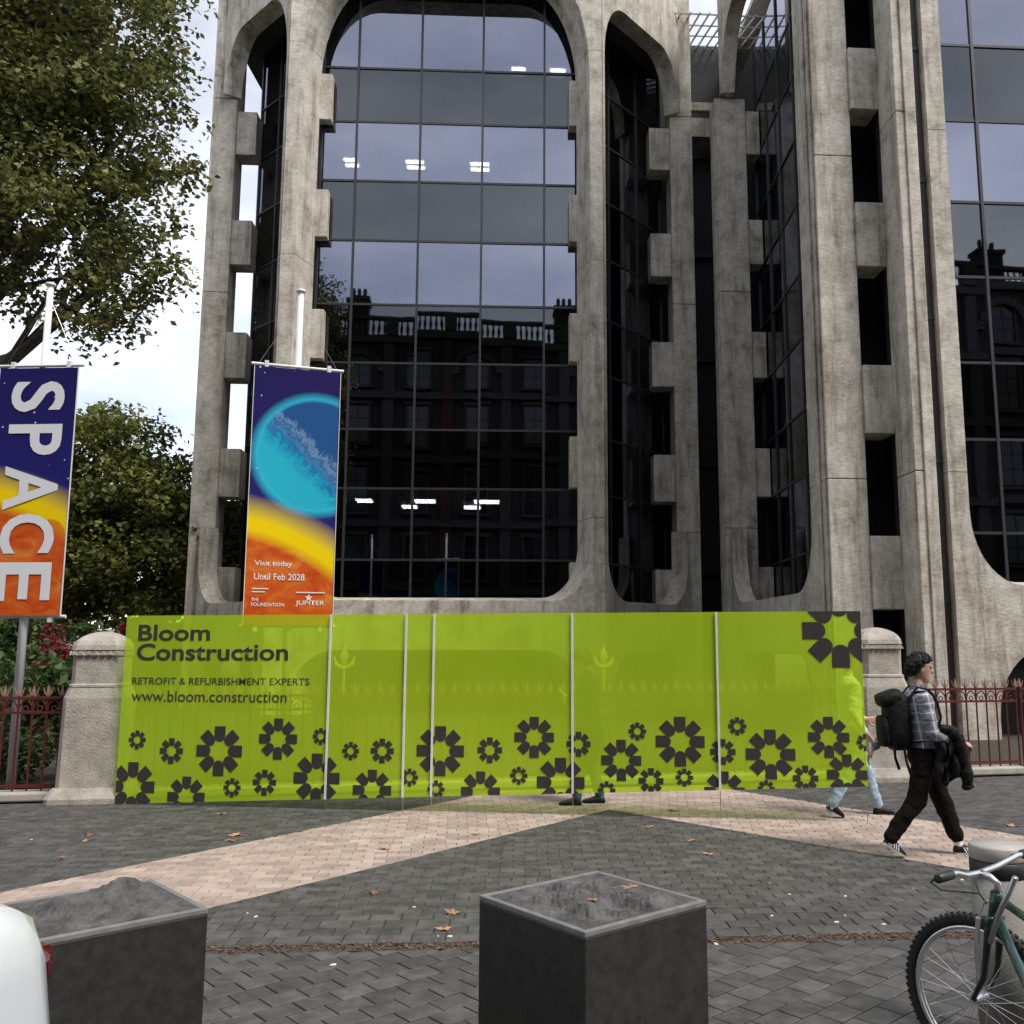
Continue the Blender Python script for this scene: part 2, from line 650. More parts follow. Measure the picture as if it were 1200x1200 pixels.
cand = sorted([p for p in near + rows if in_view(p)], key=lambda p: math.hypot(sum(q[0] for q in p) / len(p), sum(q[1] for q in p) / len(p)))[:300]
cid = set(id(p) for p in cand)
for p in cand:
    mb = MB()
    block_add(mb, p, 0.004)
    mb.build('paving_block', M['paver_one'], pave)
mb = MB()
for p in near + rows:
    if id(p) not in cid:
        block_add(mb, p, 0.004)
tag(mb.build('paving_block_field', M['paver'], pave), kind='stuff')
mb = MB()
for z, a in ((Z_tri, 2), (Z_dl, 10), (Z_dr, 10)):
    for p in courses(z, 0.2, 0.105, R(a), 0.0055, 0.5, 0.012):
        block_add(mb, p, 0.004)
tag(mb.build('charcoal_block_field', M['paver'], pave), kind='stuff')
mb = MB()
for z, a in ((Z_bl, 6), (Z_br, -6)):
    for p in courses(z, 0.2, 0.105, R(a), 0.0055, 0.5, 0.012):
        block_add(mb, p, 0.004)
tag(mb.build('pink_block_band', M['pink'], pave), kind='stuff')
# slot drain full of leaf litter
mb = MB()
n = 260
for k in range(2):
    for i in range(n):
        x = -9 + 20 * i / n
        mb.add([(x, YD0 + .01 + yd(x) + k * .055, 0.001), (x + 20 / n, YD0 + .01 + yd(x) + k * .055, 0.001), (x + 20 / n, YD0 + .06 + yd(x) + k * .055, 0.001 + random.uniform(0, .004)),
                (x, YD0 + .06 + yd(x) + k * .055, 0.001 + random.uniform(0, .004))], [(0, 1, 2, 3)])
mb.build('drain_channel', M['drain'], pave)
mb = MB()
for i in range(4600):
    x = random.uniform(-6, 8)
    y = YD0 + yd(x) + random.triangular(-0.03, 0.16, .065)
    a = random.uniform(0, 6.28)
    s = random.uniform(.004, .011)
    z = 0.006 + random.uniform(0, .008)
    mb.add([(x + s * math.cos(a + t) * q, y + s * math.sin(a + t) * q, z + random.uniform(-.003, .006)) for t, q in ((0, 1.5), (1.6, .7), (3.1, 1.4), (4.7, .7))],
           [(0, 1, 2, 3)])
tag(mb.build('leaf_litter', pmat('crumbled_leaves', (0.05, 0.032, 0.022), (0.19, 0.12, 0.08), scale=30, rough=.9, island=.6), pave), kind='stuff')

# ------------------------------------------------------------------ office building
BA = 0.065
bld = thing('office_building', 'tall concrete office block with rounded frame openings and dark reflective glass behind the railing', 'building', (0, 0, 0), BA)
JZ = [5.2, 12.5, 18.9]
ZTOP = 23.6
GAP = 0.014
SP = [(6.15, 7.62), (9.8, 11.25), (13.42, 14.87), (17.05, 18.5)]


def prism(name, front, back, O, D, N, depth, mat=None):
    """piece of cast concrete: front outline (s, z) and back outline, in plane O + s*D, going back along N"""
    n = len(front)
    vs = [(O[0] + D[0] * s, O[1] + D[1] * s, z) for s, z in front] + \
         [(O[0] + D[0] * s + N[0] * depth, O[1] + D[1] * s + N[1] * depth, z) for s, z in back]
    fs = [tuple(range(n)), tuple(reversed(range(n, 2 * n)))] + [(i, (i + 1) % n, n + (i + 1) % n, n + i) for i in range(n)]
    m = MB()
    m.add(vs, fs)
    ob = m.build(name, mat or M['concrete'], bld)
    return ob


def opening(L, jl, jr, zb, zt, rb, rt, inset=0.0, K=9):
    """left and right edge chains of a rounded opening, bottom centre to top centre"""
    def chain(side):
        x0 = (jl if side < 0 else jr) + inset
        zb_, zt_ = zb + inset * .35, zt - inset * .6
        pts = []
        for i in range(K):
            t = (math.pi / 2) * i / (K - 1)
            pts.append((x0 + rb[0] * (1 - math.sin(t)), zb_ + rb[1] * (1 - math.cos(t))))
        for i in range(K):
            t = (math.pi / 2) * i / (K - 1)
            pts.append((x0 + rt[0] * (1 - math.cos(t)), zt_ - rt[1] * (1 - math.sin(t))))
        if side > 0:
            pts = [(L - s, z) for s, z in pts]
        return pts
    return chain(-1), chain(1)


def cut(chain, z0, z1):
    """part of a chain between two heights, ends interpolated"""
    def at(z):
        for (s0, a), (s1, b) in zip(chain, chain[1:]):
            if a <= z <= b and b > a:
                return (s0 + (s1 - s0) * (z - a) / (b - a), z)
        return (chain[-1][0], z)
    r = [p for p in chain if z0 < p[1] < z1]
    return [at(z0)] + r + [at(z1)]


def resample(ch, n):
    d = [0]
    for p, q in zip(ch, ch[1:]):
        d.append(d[-1] + math.hypot(q[0] - p[0], q[1] - p[1]))
    out = []
    for i in range(n):
        t = d[-1] * i / (n - 1)
        for k in range(len(ch) - 1):
            if d[k] <= t <= d[k + 1] + 1e-9:
                f = 0 if d[k + 1] == d[k] else (t - d[k]) / (d[k + 1] - d[k])
                out.append((ch[k][0] + (ch[k + 1][0] - ch[k][0]) * f, ch[k][1] + (ch[k + 1][1] - ch[k][1]) * f))
                break
    return out


def bay_face(P, Q, jl, jr, depth, zb=2.95, zt=20.9, rb=(1.0, 1.45), rt=(1.9, 3.2), low=None, inset=0.32, il=None, ir=None, flip=False, jambs=(1, 1)):
    P, Q = Vector(P), Vector(Q)
    D = (Q - P)
    L = D.length
    D.normalize()
    N = Vector((-D.y, D.x))
    if flip:
        N = -N
    cl, cr_ = opening(L, jl, jr, zb, zt, rb, rt)
    bl_, br_ = opening(L, jl, jr, zb, zt, rb, rt, inset)

    def base(cl, cr_, ins):
        a = resample(cut(cl, cl[0][1], JZ[0] - GAP), 16)
        b = resample(cut(cr_, cr_[0][1], JZ[0] - GAP), 16)
        poly = [(0, -0.3), (0, JZ[0] - GAP)] + a[::-1] + b + [(L, JZ[0] - GAP), (L, -0.3)]
        if low:
            ll, lr, lz, rx, rz = low
            ll, lr, lz = ll + ins, lr + ins, lz - ins * .4
            poly += [(L - lr, -0.3)] + [(L - lr - rx * (1 - math.cos(t)), lz - rz * (1 - math.sin(t))) for t in np.linspace(0, math.pi / 2, 9)]
            poly += [(ll + rx * (1 - math.cos(t)), lz - rz * (1 - math.sin(t))) for t in np.linspace(math.pi / 2, 0, 9)] + [(ll, -0.3)]
        return poly
    prism('cast_base', base(cl, cr_, 0), base(bl_, br_, inset), P, D, N, depth)
    for z0, z1 in ((JZ[0], JZ[1] - GAP), (JZ[1], JZ[2] - GAP)):
        if jambs[0]:
            f = resample(cut(cl, z0, z1), 12)
            g = resample(cut(bl_, z0, z1), 12)
            prism('cast_column', [(0, z0), (0, z1)] + f[::-1], [(0, z0), (0, z1)] + g[::-1], P, D, N, depth)
        if jambs[1]:
            f = resample(cut(cr_, z0, z1), 12)
            g = resample(cut(br_, z0, z1), 12)
            prism('cast_column', f + [(L, z1), (L, z0)], g + [(L, z1), (L, z0)], P, D, N, depth)

    def head(cl, cr_):
        a = resample(cut(cl, JZ[2], cl[-1][1]), 14)
        b = resample(cut(cr_, JZ[2], cr_[-1][1]), 14)
        return [(0, JZ[2])] + a + b[::-1] + [(L, JZ[2]), (L, ZTOP), (0, ZTOP)]
    prism('cast_head', head(cl, cr_), head(bl_, br_), P, D, N, depth)


def cbox(name, a, b, mat=None):
    m = MB()
    m.box(a, b)
    return bevel(m.build(name, mat or M['concrete'], bld), .018, 2)


def column(u0, u1, v0, v1, zs, name='cast_column'):
    for z0, z1 in zip(zs, zs[1:]):
        cbox(name, (u0, v0, z0), (u1, v1, z1 - GAP))


def rungs(u0, u1, v0, v1, low=(2.6, 4.05)):
    for z0, z1 in ([low] if low else []) + SP:
        cbox('bracket', (u0, v0, z0), (u1, v1, z1))


PZC = [2.4, 4.13, 6.15, 7.85, 9.8, 11.55, 13.5, 15.35, 17.22, 18.95, 22.0]
PZ = [2.4, 4.13, 6.15, 7.85, 9.8, 11.55, 13.5, 15.35, 17.22, 18.95, 21.0]


def glazing(P, Q, splits, zl=PZ, edge=(1, 1), inward=1):
    """curtain wall: each pane, mullion and transom its own piece"""
    P, Q = Vector(P), Vector(Q)
    D = Q - P
    L = D.length
    D.normalize()
    N = Vector((-D.y, D.x)) * inward
    ss = [0] + list(splits) + [L]

    def bx(s0, s1, d0, d1, z0, z1):
        m = MB()
        q = [(P + D * s + N * d) for s, d in ((s0, d0), (s1, d0), (s1, d1), (s0, d1))]
        m.add([(p.x, p.y, z0) for p in q] + [(p.x, p.y, z1) for p in q],
              [(3, 2, 1, 0), (4, 5, 6, 7), (0, 1, 5, 4), (1, 2, 6, 5), (2, 3, 7, 6), (3, 0, 4, 7)])
        return m
    for k, (z0, z1) in enumerate(zip(zl, zl[1:])):
        mt = M['vision'] if k % 2 == 1 else M['spandrel']
        if k == 0:
            mt = M['spandrel']
        for s0, s1 in zip(ss, ss[1:]):
            o_ = bx(s0 + .02, s1 - .02, 0, 0.012, z0 + .02, z1 - .02)
            # panes are never perfectly coplanar: tilt by a hair
            a, b = random.uniform(-.004, .004), random.uniform(-.002, .002)
            o_.v = [(x + N.x * (a * (z - z0) + b), y + N.y * (a * (z - z0) + b), z) for x, y, z in o_.v]
            o_.build('pane', mt, bld)
    for i, s in enumerate(ss):
        bx(s - .032, s + .032, -.045, .06, zl[0], zl[-1]).build('mullion', M['mullion'], bld)
    for z in zl[1:-1]:
        bx(.033, L - .033, -.03, .05, z - .03, z + .03).build('transom', M['mullion'], bld)


# projecting bay: front face, two splayed faces
bay_face((-6.09, 24.95), (2.86, 24.8), 0.4, 0.36, 0.88, zt=21.7, rt=(1.7, 3.4), low=(.85, .75, 1.65, 1.1, .9))
bay_face((-8.75, 27.75), (-6.12, 25.0), 0.05, 0.1, 0.5, zt=20.75, rb=(.9, 1.2), rt=(1.0, 2.2), inset=.12, low=(.5, .4, 1.6, .9, .8), jambs=(0, 1))
bay_face((2.89, 24.85), (5.75, 27.85), 0.1, 0.05, 0.5, zt=20.75, rb=(.9, 1.2), rt=(1.0, 1.8), inset=.12, low=(.4, .5, 1.6, .9, .8), jambs=(1, 0))
column(-9.13, -8.37, 27.96, 28.8, [-.3, 5.2, 12.5, 18.9, ZTOP])
column(5.45, 6.18, 28.05, 28.9, [-.3, 5.2, 12.5, 18.9, ZTOP])
rungs(-8.37, -7.75, 28.02, 28.7)
rungs(4.77, 5.45, 28.11, 28.8)
rungs(-5.45, -5.02, 25.84, 26.16, (2.6, 4.05))
rungs(1.98, 2.28, 25.7, 26.12, (2.6, 4.05))
glazing((-5.35, 26.22), (2.25, 26.1), [1.03, 2.91, 4.76, 6.61], PZC)
glazing((-7.78, 28.72), (-5.4, 26.26), [1.1, 2.35])
glazing((2.3, 26.14), (5.3, 29.25), [1.45, 2.95])
# nearer wing: flank seen almost edge on, then the next bay
column(6.67, 7.64, 26.9, 27.6, [-.3, 5.2, 12.5, 18.88], 'cast_column')
cbox('pipe_cover', (6.62, 26.95, 0), (6.665, 27.4, 18.2))
rungs(7.64, 8.1, 26.96, 27.55)
bay_face((6.82, 26.85), (6.82, 19.32), 0.1, 0.5, 0.42, zt=20.9, rb=(1.1, 1.4), rt=(1.6, 2.6), inset=.1, low=(.8, .8, 1.6, 1, .9), jambs=(0, 1))
column(6.78, 7.61, 18.58, 19.3, [-.3, 5.2, 12.35, 19.6, ZTOP])
cbox('column_rib', (6.725, 18.95, -.2), (6.775, 19.12, ZTOP))
cbox('column_rib', (6.735, 18.66, -.2), (6.775, 18.78, ZTOP))
rungs(7.61, 8.24, 18.5, 19.2, (2.5, 4.0))
column(8.24, 8.68, 17.7, 18.55, [-.3, 5.22, 12.9, 19.6, ZTOP])
cbox('column_fillet', (8.42, 17.655, -.2), (8.66, 17.697, ZTOP))
bay_face((8.9, 17.68), (17.9, 17.6), 0.39, 0.39, 0.88, low=(.75, .75, 1.75, 1.1, 1.35))
glazing((8.16, 27.66), (7.72, 19.4), [1.5, 3.0, 4.55, 6.1], inward=1)
glazing((8.95, 18.97), (17.6, 18.93), [1.73, 3.58, 5.43, 7.28])
mb = MB()
mb.box((8.70, 17.86, -.2), (8.86, 18.0, ZTOP))
for z in (2.6, 5.4, 8.4, 11.4, 14.4, 17.4):
    mb.box((8.685, 17.84, z), (8.875, 18.02, z + .1))
mb.build('downpipe', pmat('grey_green_downpipe', (0.035, 0.037, 0.036), (0.06, 0.062, 0.06), scale=6, rough=.6), bld)
cbox('slot_wall', (8.685, 18.1, -.2), (8.89, 18.5, ZTOP), M['interior'])
cbox('recess_wall', (7.64, 20.1, -.2), (8.9, 20.2, ZTOP), M['mullion'])
cbox('inner_pier', (8.3, 18.6, -.2), (8.9, 18.9, ZTOP), M['mullion'])
# recess between bay and wing
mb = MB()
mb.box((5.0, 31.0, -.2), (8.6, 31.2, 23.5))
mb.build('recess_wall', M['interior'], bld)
for z in (4.1, 7.8, 11.5, 15.3, 19):
    mb = MB()
    mb.box((5.4, 30.85, z), (8.4, 30.98, z + .12))
    mb.build('recess_transom', M['mullion'], bld)
# body behind the glass: slabs, back walls, roof
for z0, z1 in [(2.2, 2.6)] + [(a + .1, b - .05) for a, b in SP] + [(21.1, 21.5)]:
    mb = MB()
    f = [(-5.3, 26.4), (2.2, 26.3), (5.2, 29.4), (5.2, 44), (-7.6, 44), (-7.6, 29.0)]
    mb.rings([[(x, y, z0) for x, y in f], [(x, y, z1) for x, y in f]])
    mb.build('floor_slab', M['interior'], bld)
    mb = MB()
    mb.box((8.3, 20.3, z0), (17.5, 40, z1))
    mb.box((9.1, 19.15, z0 + .01), (17.5, 20.29, z1 - .01))
    mb.build('floor_slab', M['interior'], bld)
for a, b in (((-7.6, 35.0, 0), (5.2, 35.2, 21)), ((-7.72, 28.9, 0), (-7.62, 44, 21)), ((5.15, 29.4, 0), (5.25, 44, 21)), ((8.2, 24.4, 0), (17.5, 24.6, 21)),
             ((8.2, 27.8, 0), (8.3, 40, 21)), ((-7.2, 27.1, -.2), (5.0, 27.3, 2.2)), ((9.0, 19.6, -.2), (17.5, 19.8, 2.3))):
    mb = MB()
    mb.box(a, b)
    mb.build('inner_wall', M['interior'], bld)
mb = MB()
f = [(-6.0, 25.2), (2.8, 25.1), (5.8, 28.2), (5.8, 44), (-7.6, 44), (-7.6, 28.2)]
mb.rings([[(x, y, 23.3) for x, y in f], [(x, y, 23.5) for x, y in f]])
mb.build('roof', M['concrete'], bld)
mb = MB()
mb.box((8.4, 19.4, 23.3), (17.8, 40, 23.5))
mb.box((9.0, 18.0, 23.31), (17.7, 19.39, 23.49))
mb.build('roof', M['concrete'], bld)
mb = MB()
mb.box((-4.6, 26.0, 0.0), (-.9, 26.15, 1.25))
mb.build('basement_door', M['interior'], bld)
for pl, z in (([(-8.6, 28.5), (-6.0, 25.75), (-5.2, 26.6), (-7.6, 29.1), (-7.6, 31), (-8.4, 31)], 21.0), ([(2.75, 25.6), (5.35, 28.3), (5.35, 31), (5.1, 31), (5.1, 29.4), (2.1, 26.5)], 21.0),
              ([(-5.95, 25.85), (2.7, 25.75), (2.1, 26.6), (-5.3, 26.7)], 22.05)):
    mb = MB()
    mb.rings([[(x, y, z) for x, y in pl], [(x, y, z + .15) for x, y in pl]])
    mb.build('soffit', M['interior'], bld)
# glazed canopy between the two blocks
mb = MB()
for i in range(14):
    x = 5.2 + i * .31
    mb.tube([(x, 27.6, 22.3), (x, 36, 25.0)], .035, 5)
for j in range(9):
    y = 27.7 + j * 1.0
    mb.tube([(5.2, y, 22.3 + (y - 27.6) * .32), (9.2, y, 22.3 + (y - 27.6) * .32)], .03, 5)
mb.build('canopy_bars', M['white_paint'], bld)
mb = MB()
mb.box((5.9, 29.9, 19.3), (8.0, 30.3, 20.0))
mb.box((5.9, 30.4, 20.6), (8.6, 30.6, 20.9))
mb.build('link_beam', M['concrete'], bld)

# fluorescent fittings seen through the glass, one thing each
LF = [('fifth', 17.03, [(-5.0, -4.6), (-3.05, -2.5), (-1.0, -.42)], 28.0), ('sixth', 20.98, [(.3, .75), (1.6, 2.1)], 28.9),
      ('second', 6.13, [(-4.3, -3.85), (-2.55, -1.95), (-.75, .0), (-3.05, -2.6), (-1.1, -.6)], 28.0)]
for fl_, z, us, v in LF:
    for i, (a, b) in enumerate(us):
        vv = v + (1.2 if i > 2 else 0)
        t = thing('ceiling_light', 'lit fluorescent ceiling light behind the %s floor glass of the central bay' % fl_, 'ceiling light', (0, 0, 0), BA,
                  'ceiling lights on the %s floor' % fl_)
        for k in range(2):
            m = MB()
            m.box((a, vv + k * .35, z - .05), (b, vv + k * .35 + .12, z - .005))
            m.build('tube', M['fluoro'], t)
        m = MB()
        m.box((a - .05, vv - .08, z - .004), (b + .05, vv + .55, z + .12))
        m.build('housing', M['white_paint'], t)

# ------------------------------------------------------------------ building across the street (seen mirrored in the glass)
opp = thing('terrace_building', 'dark stone classical terrace with arched windows and balustrade across the street, mirrored in the glass', 'building', (0, -15, 0), 0)
M['sooty'] = pmat('sooty_stone', (0.012, 0.011, 0.010), (0.026, 0.023, 0.021), scale=2, rough=.9, coord='World')  # near-black albedo: the dimness of its mirror image is put into the colour
M['sooty_light'] = pmat('sooty_pale_trim', (0.03, 0.028, 0.026), (0.05, 0.046, 0.042), scale=2, rough=.9, coord='World')  # trim darkened likewise to keep its image in the glass dim
M['red_blind'] = pmat('dark_red_brick', (0.03, 0.009, 0.008), (0.045, 0.014, 0.011), scale=3, rough=.9, coord='World')
M['win_dark'] = pmat('dark_window', (0.012, 0.012, 0.014), rough=0.12)
mb = MB()
mb.box((-48, -10, -.2), (48, 0, 24.6))
mb.build('wall', M['sooty'], opp)
for k, z in enumerate((5.4, 10.2, 15.0, 19.6, 23.9)):
    m = MB()
    m.box((-48.1, 0, z), (48.1, .35 + .12 * (k % 2), z + .28))
    m.box((-48.1, 0, z + .281), (48.1, .22, z + .55))
    m.build('cornice', M['sooty_light'], opp)
wm = MB()
wm.box((-.75, 0, 0), (.75, .04, 2.9))
wm = wm.mesh('window_leaf')
wm.materials.append(M['win_dark'])
fm = MB()
for x in (-.9, .75):
    fm.box((x, 0, -.1), (x + .15, .16, 3.0))
fm.box((-1.0, 0, 3.0), (1.0, .25, 3.25))
fm.box((-1.0, 0, -.3), (1.0, .3, -.1))
for x in (-.03,):
    fm.box((x, .04, 0), (x + .06, .08, 2.9))
for z in (.95, 1.9):
    fm.box((-.75, .04, z), (.75, .08, z + .05))
fm = fm.mesh('window_surround')
fm.materials.append(M['sooty_light'])
am = MB()
for i in range(15):
    t0, t1 = math.pi * i / 15 + .015, math.pi * (i + 1) / 15 - .015
    q = [(r * math.cos(t), r * math.sin(t)) for r, t in ((1.35, t0), (1.8, t0), (1.8, t1), (1.35, t1))]
    am.rings([[(x, 0, z) for x, z in q], [(x, .3, z) for x, z in q]])
am = am.mesh('arch')
am.materials.append(M['sooty_light'])
for i, x in enumerate(np.arange(-45, 46, 4.3)):
    for j, z in enumerate((1.2, 6.6, 11.4, 16.2, 20.6)):
        a = link('window', wm, None, opp)
        a.location = (x, .01, z)
        s = link('window_surround', fm, None, opp)
        s.location = (x, .005, z)
        if j == 4:
            a.scale = s.scale = (1, 1, .8)
    if i % 2 == 0:
        a = link('arch', am, None, opp)
        a.location = (x, .005, 21.6)
    m = MB()
    m.box((x + 1.75, 0, 0), (x + 2.5, .3, 23.8))
    m.build('pilaster', M['sooty_light'] if i % 3 else M['red_blind'], opp)
m = MB()
m.box((-48, -.3, 25.7), (48, .15, 25.95))
for x in np.arange(-47, 48, 4.3):
    m.box((x - .45, -.3, 24.6), (x + .45, .16, 25.69))
m.build('parapet', M['sooty_light'], opp)
m = MB()
for x in np.arange(-47.5, 47.5, .42):
    m.lathe([(.06, 24.6), (.11, 24.9), (.13, 25.1), (.06, 25.45), (.08, 25.69)], (x, -.08, 0), 6)
tag(m.build('baluster_row', M['sooty_light'], opp), kind='stuff')
for x in (-30, -12, 4, 17, 33):
    m = MB()
    m.box((x, -4, 24.6), (x + 1.6, -2.6, 28.0))
    m.box((x - .1, -4.1, 28.0), (x + 1.7, -2.5, 28.3))
    for k in range(3):
        m.lathe([(.14, 28.3), (.16, 28.9), (.12, 29.1)], (x + .35 + k * .45, -3.3, 0), 8)
    m.build('chimney', M['sooty'], opp)

# ------------------------------------------------------------------ stone pillars, plinth, iron railing
def stone_pillar(label, x, off, h, rz):
    p = fence_pt(x, off)
    t = thing('stone_pillar', label, 'pillar', (p.x, p.y, 0), rz, 'stone gate pillars')
    def ring(hw, hd, z, c=.06):
        return [(-hw + c, -hd, z), (hw - c, -hd, z), (hw, -hd + c, z), (hw, hd - c, z), (hw - c, hd, z), (-hw + c, hd, z), (-hw, hd - c, z), (-hw, -hd + c, z)]
    k = h / 1.95
    m = MB()
    m.rings([ring(.43, .42, 0), ring(.43, .42, .06 * k), ring(.395, .38, .13 * k), ring(.37, .36, .17 * k)])
    m.build('base', M['stone'], t)
    m = MB()
    m.rings([ring(.345, .335, .17 * k), ring(.325, .315, 1.18 * k, .05), ring(.285, .285, 1.3 * k, .05)])
    m.build('shaft', M['stone'], t)
    m = MB()
    m.rings([ring(.29, .29, 1.305 * k), ring(.29, .29, 1.33 * k), ring(.27, .27, 1.345 * k), ring(.27, .27, 1.66 * k), ring(.28, .28, 1.67 * k), ring(.28, .28, 1.73 * k)])
    u = m.build('upper_block', M['stone'], t)
    m = MB()
    for s in (0, 1):
        for i in range(7):
            a = -.24 + i * .08
            q = [(a - .035, 1.675 * k), (a + .035, 1.675 * k), (a, 1.722 * k)]
            if s == 0:
                m.rings([[(x_, -.279, z) for x_, z in q], [(x_, -.305, z) for x_, z in q]])
            else:
                m.rings([[(-.279, x_, z) for x_, z in q], [(-.294, x_, z) for x_, z in q]])
    m.build('zigzag_band', M['stone'], u)
    m = MB()
    rg = []
    for i in range(7):
        a = math.pi / 2 * i / 6
        rg.append(ring(max(.29 * math.cos(a), .03) , max(.29 * math.cos(a), .03), (1.735 + .215 * math.sin(a)) * k, .07 * max(math.cos(a), .1)))
    m.rings(rg)
    m.build('domed_cap', M['stone'], t)
    return t


frot = math.atan2(FD.y, FD.x)
stone_pillar('weathered stone gate pillar standing left of the lime hoarding', -5.46, 0.02, 1.95, frot - .03)
stone_pillar('weathered stone gate pillar behind the man with the backpack', 4.36, -0.05, 2.03, frot - .1)

bar_me = {}


def bar_mesh(h, kind):
    if (h, kind) in bar_me:
        return bar_me[(h, kind)]
    m = MB()
    r = .013 if kind == 'plain' else .018
    m.tube([(0, 0, .1), (0, 0, h)], r, 6)
    # spear with two curled side leaves
    m.rings([[(x, y, h) for x, y in ((-.012, -.01), (.012, -.01), (.012, .01), (-.012, .01))],
             [(x, y, h + .04) for x, y in ((-.016, -.01), (.016, -.01), (.016, .01), (-.016, .01))],
             [(x, y, h + .12) for x, y in ((-.003, -.003), (.003, -.003), (.003, .003), (-.003, .003))]], 1)
    for s in (-1, 1):
        m.tube([(0, 0, h - .02), (s * .035, 0, h + .025), (s * .055, 0, h + .095)], [.009, .008, .004], 5, 1)
    me = m.mesh('railing_bar')
    me.materials.append(M['iron_red'])
    me.materials.append(M['iron_tip'])
    bar_me[(h, kind)] = me
    return me


def railing(label, x0, x1, off, lily=()):
    p, q = fence_pt(x0, off), fence_pt(x1, off)
    L = (q - p).length
    t = thing('iron_railing', label, 'railing', (p.x, p.y, 0), math.atan2((q - p).y, (q - p).x), 'dark red iron railings')
    for z, r in ((.16, .016), (1.0, .014), (1.17, .016)):
        m = MB()
        m.box((0, -r, z - r), (L, r, z + r))
        m.build('rail', M['iron_red'], t)
    n = max(2, int(L / .155))
    me = bar_mesh(1.2, 'plain')
    for i in range(n + 1):
        b = link('bar', me, None, t)
        b.location = (L * i / n, -.001, 0)
    am_ = MB()
    d = L / n
    pts = [(d / 2 + d * .46 * math.cos(a), 0, 1.02 + .12 * math.sin(a)) for a in np.linspace(0, math.pi, 9)]
    am_.tube(pts, .009, 5)
    pts = [(d / 2 + .03 * math.cos(a), 0, 1.045 + .03 * math.sin(a)) for a in np.linspace(0, 2 * math.pi, 11)[:-1]]
    am_.tube(pts, .007, 5, closed=True)
    am_ = am_.mesh('arch')
    am_.materials.append(M['iron_red'])
    for i in range(n):
        b = link('arch', am_, None, t)
        b.location = (d * i, 0, 0)
    for s in lily:
        m = MB()
        m.tube([(s, 0, 1.15), (s, 0, 1.55)], .014, 6)
        m.rings([[(s + x * k, y * k, z) for x, y in ((-1, -.5), (1, -.5), (1, .5), (-1, .5))] for k, z in ((.012, 1.55), (.05, 1.63), (.045, 1.67), (.004, 1.78))])
        for sg in (-1, 1):
            m.tube([(s + sg * .01, 0, 1.5), (s + sg * .10, 0, 1.55), (s + sg * .13, 0, 1.66)], [.02, .028, .006], 6)
        m.build('lily_finial', M['gold'], t)
    m = MB()
    m.box((0, -.16, 0), (L, .16, .1))
    pl = bevel(m.build('plinth', M['kerb_stone'], t), .02)
    return t


railing('dark red iron railing with spear tips in front of the garden shrubs', -9.6, -5.9, 0.08)
railing('dark red iron railing with gilded lily finials running behind the lime hoarding', -5.0, 3.9, 0.1, (2.35, 5.7))
railing('dark red iron railing with pale spear tips beside the arched doorway', 4.85, 6.55, 0.1)
# gate of heavier bars in front of the dark arch
gp, gq = fence_pt(6.62, .1), fence_pt(9.4, .1)
GL = (gq - gp).length
gate = thing('iron_gate', 'dark red iron gate with starred lower panel in front of the black arched doorway', 'gate', (gp.x, gp.y, 0), frot)
for z, r in ((.07, .03), (.3, .014), (1.0, .014), (1.17, .018)):
    m = MB()
    m.box((0, -r, z - r), (GL, r, z + r))
    m.build('rail', M['iron_red'], gate)
for i in range(16):
    b = link('bar', bar_mesh(1.2, 'heavy'), None, gate)
    b.location = (GL * i / 15, -.001, 0)
    if i < 15:
        m = MB()
        c = GL * (i + .5) / 15
        pts = []
        for k in range(10):
            rr = .055 if k % 2 == 0 else .022
            pts.append((c + rr * math.sin(k * math.pi / 5), .33 + .055 + rr * math.cos(k * math.pi / 5)))
        m.rings([[(x, -.006, z) for x, z in pts], [(x, .006, z) for x, z in pts]])
        m.build('star', M['iron_tip'], gate)
        m = MB()
        m.tube([(c + .08 * math.cos(a), 0, 1.02 + .12 * math.sin(a)) for a in np.linspace(0, math.pi, 9)], .009, 5)
        m.build('arch', M['iron_red'], gate)

# ------------------------------------------------------------------ lime hoarding
HA, HB = Vector((-5.05, 10.95)), Vector((3.14, 9.75))
HL = (HB - HA).length
hoard = thing('site_hoarding', 'translucent lime green hoarding with dark flower motifs and white joints in front of the railing', 'hoarding',
              (HA.x, HA.y, 0), math.atan2((HB - HA).y, (HB - HA).x))
zb_ = lambda s: 0.004 + .366 * s / HL
zt_ = lambda s: 2.13 + .012 * s / HL
HJ = [0, 2.509, 3.389, 3.709, 5.252, 6.793, HL]
for s0, s1 in zip(HJ, HJ[1:]):
    m = MB()
    q = [(s0 + .004, zb_(s0)), (s1 - .004, zb_(s1)), (s1 - .004, zt_(s1)), (s0 + .004, zt_(s0))]
    m.add([(x, 0, z) for x, z in q], [(0, 1, 2, 3)])
    m.build('sheet_panel', M['lime'], hoard)
for s in HJ[1:-1]:
    m = MB()
    m.box((s - .011, -.022, zb_(s)), (s + .011, -.008, zt_(s)))
    m.build('joint_strip', M['white_paint'], hoard)
for s in HJ[1:]:
    m = MB()
    s = min(s, HL - .02)
    m.box((s - .004, .004, 0), (s + .004, .014, zt_(s) - .06))
    m.build('support_post', M['steel'], hoard)
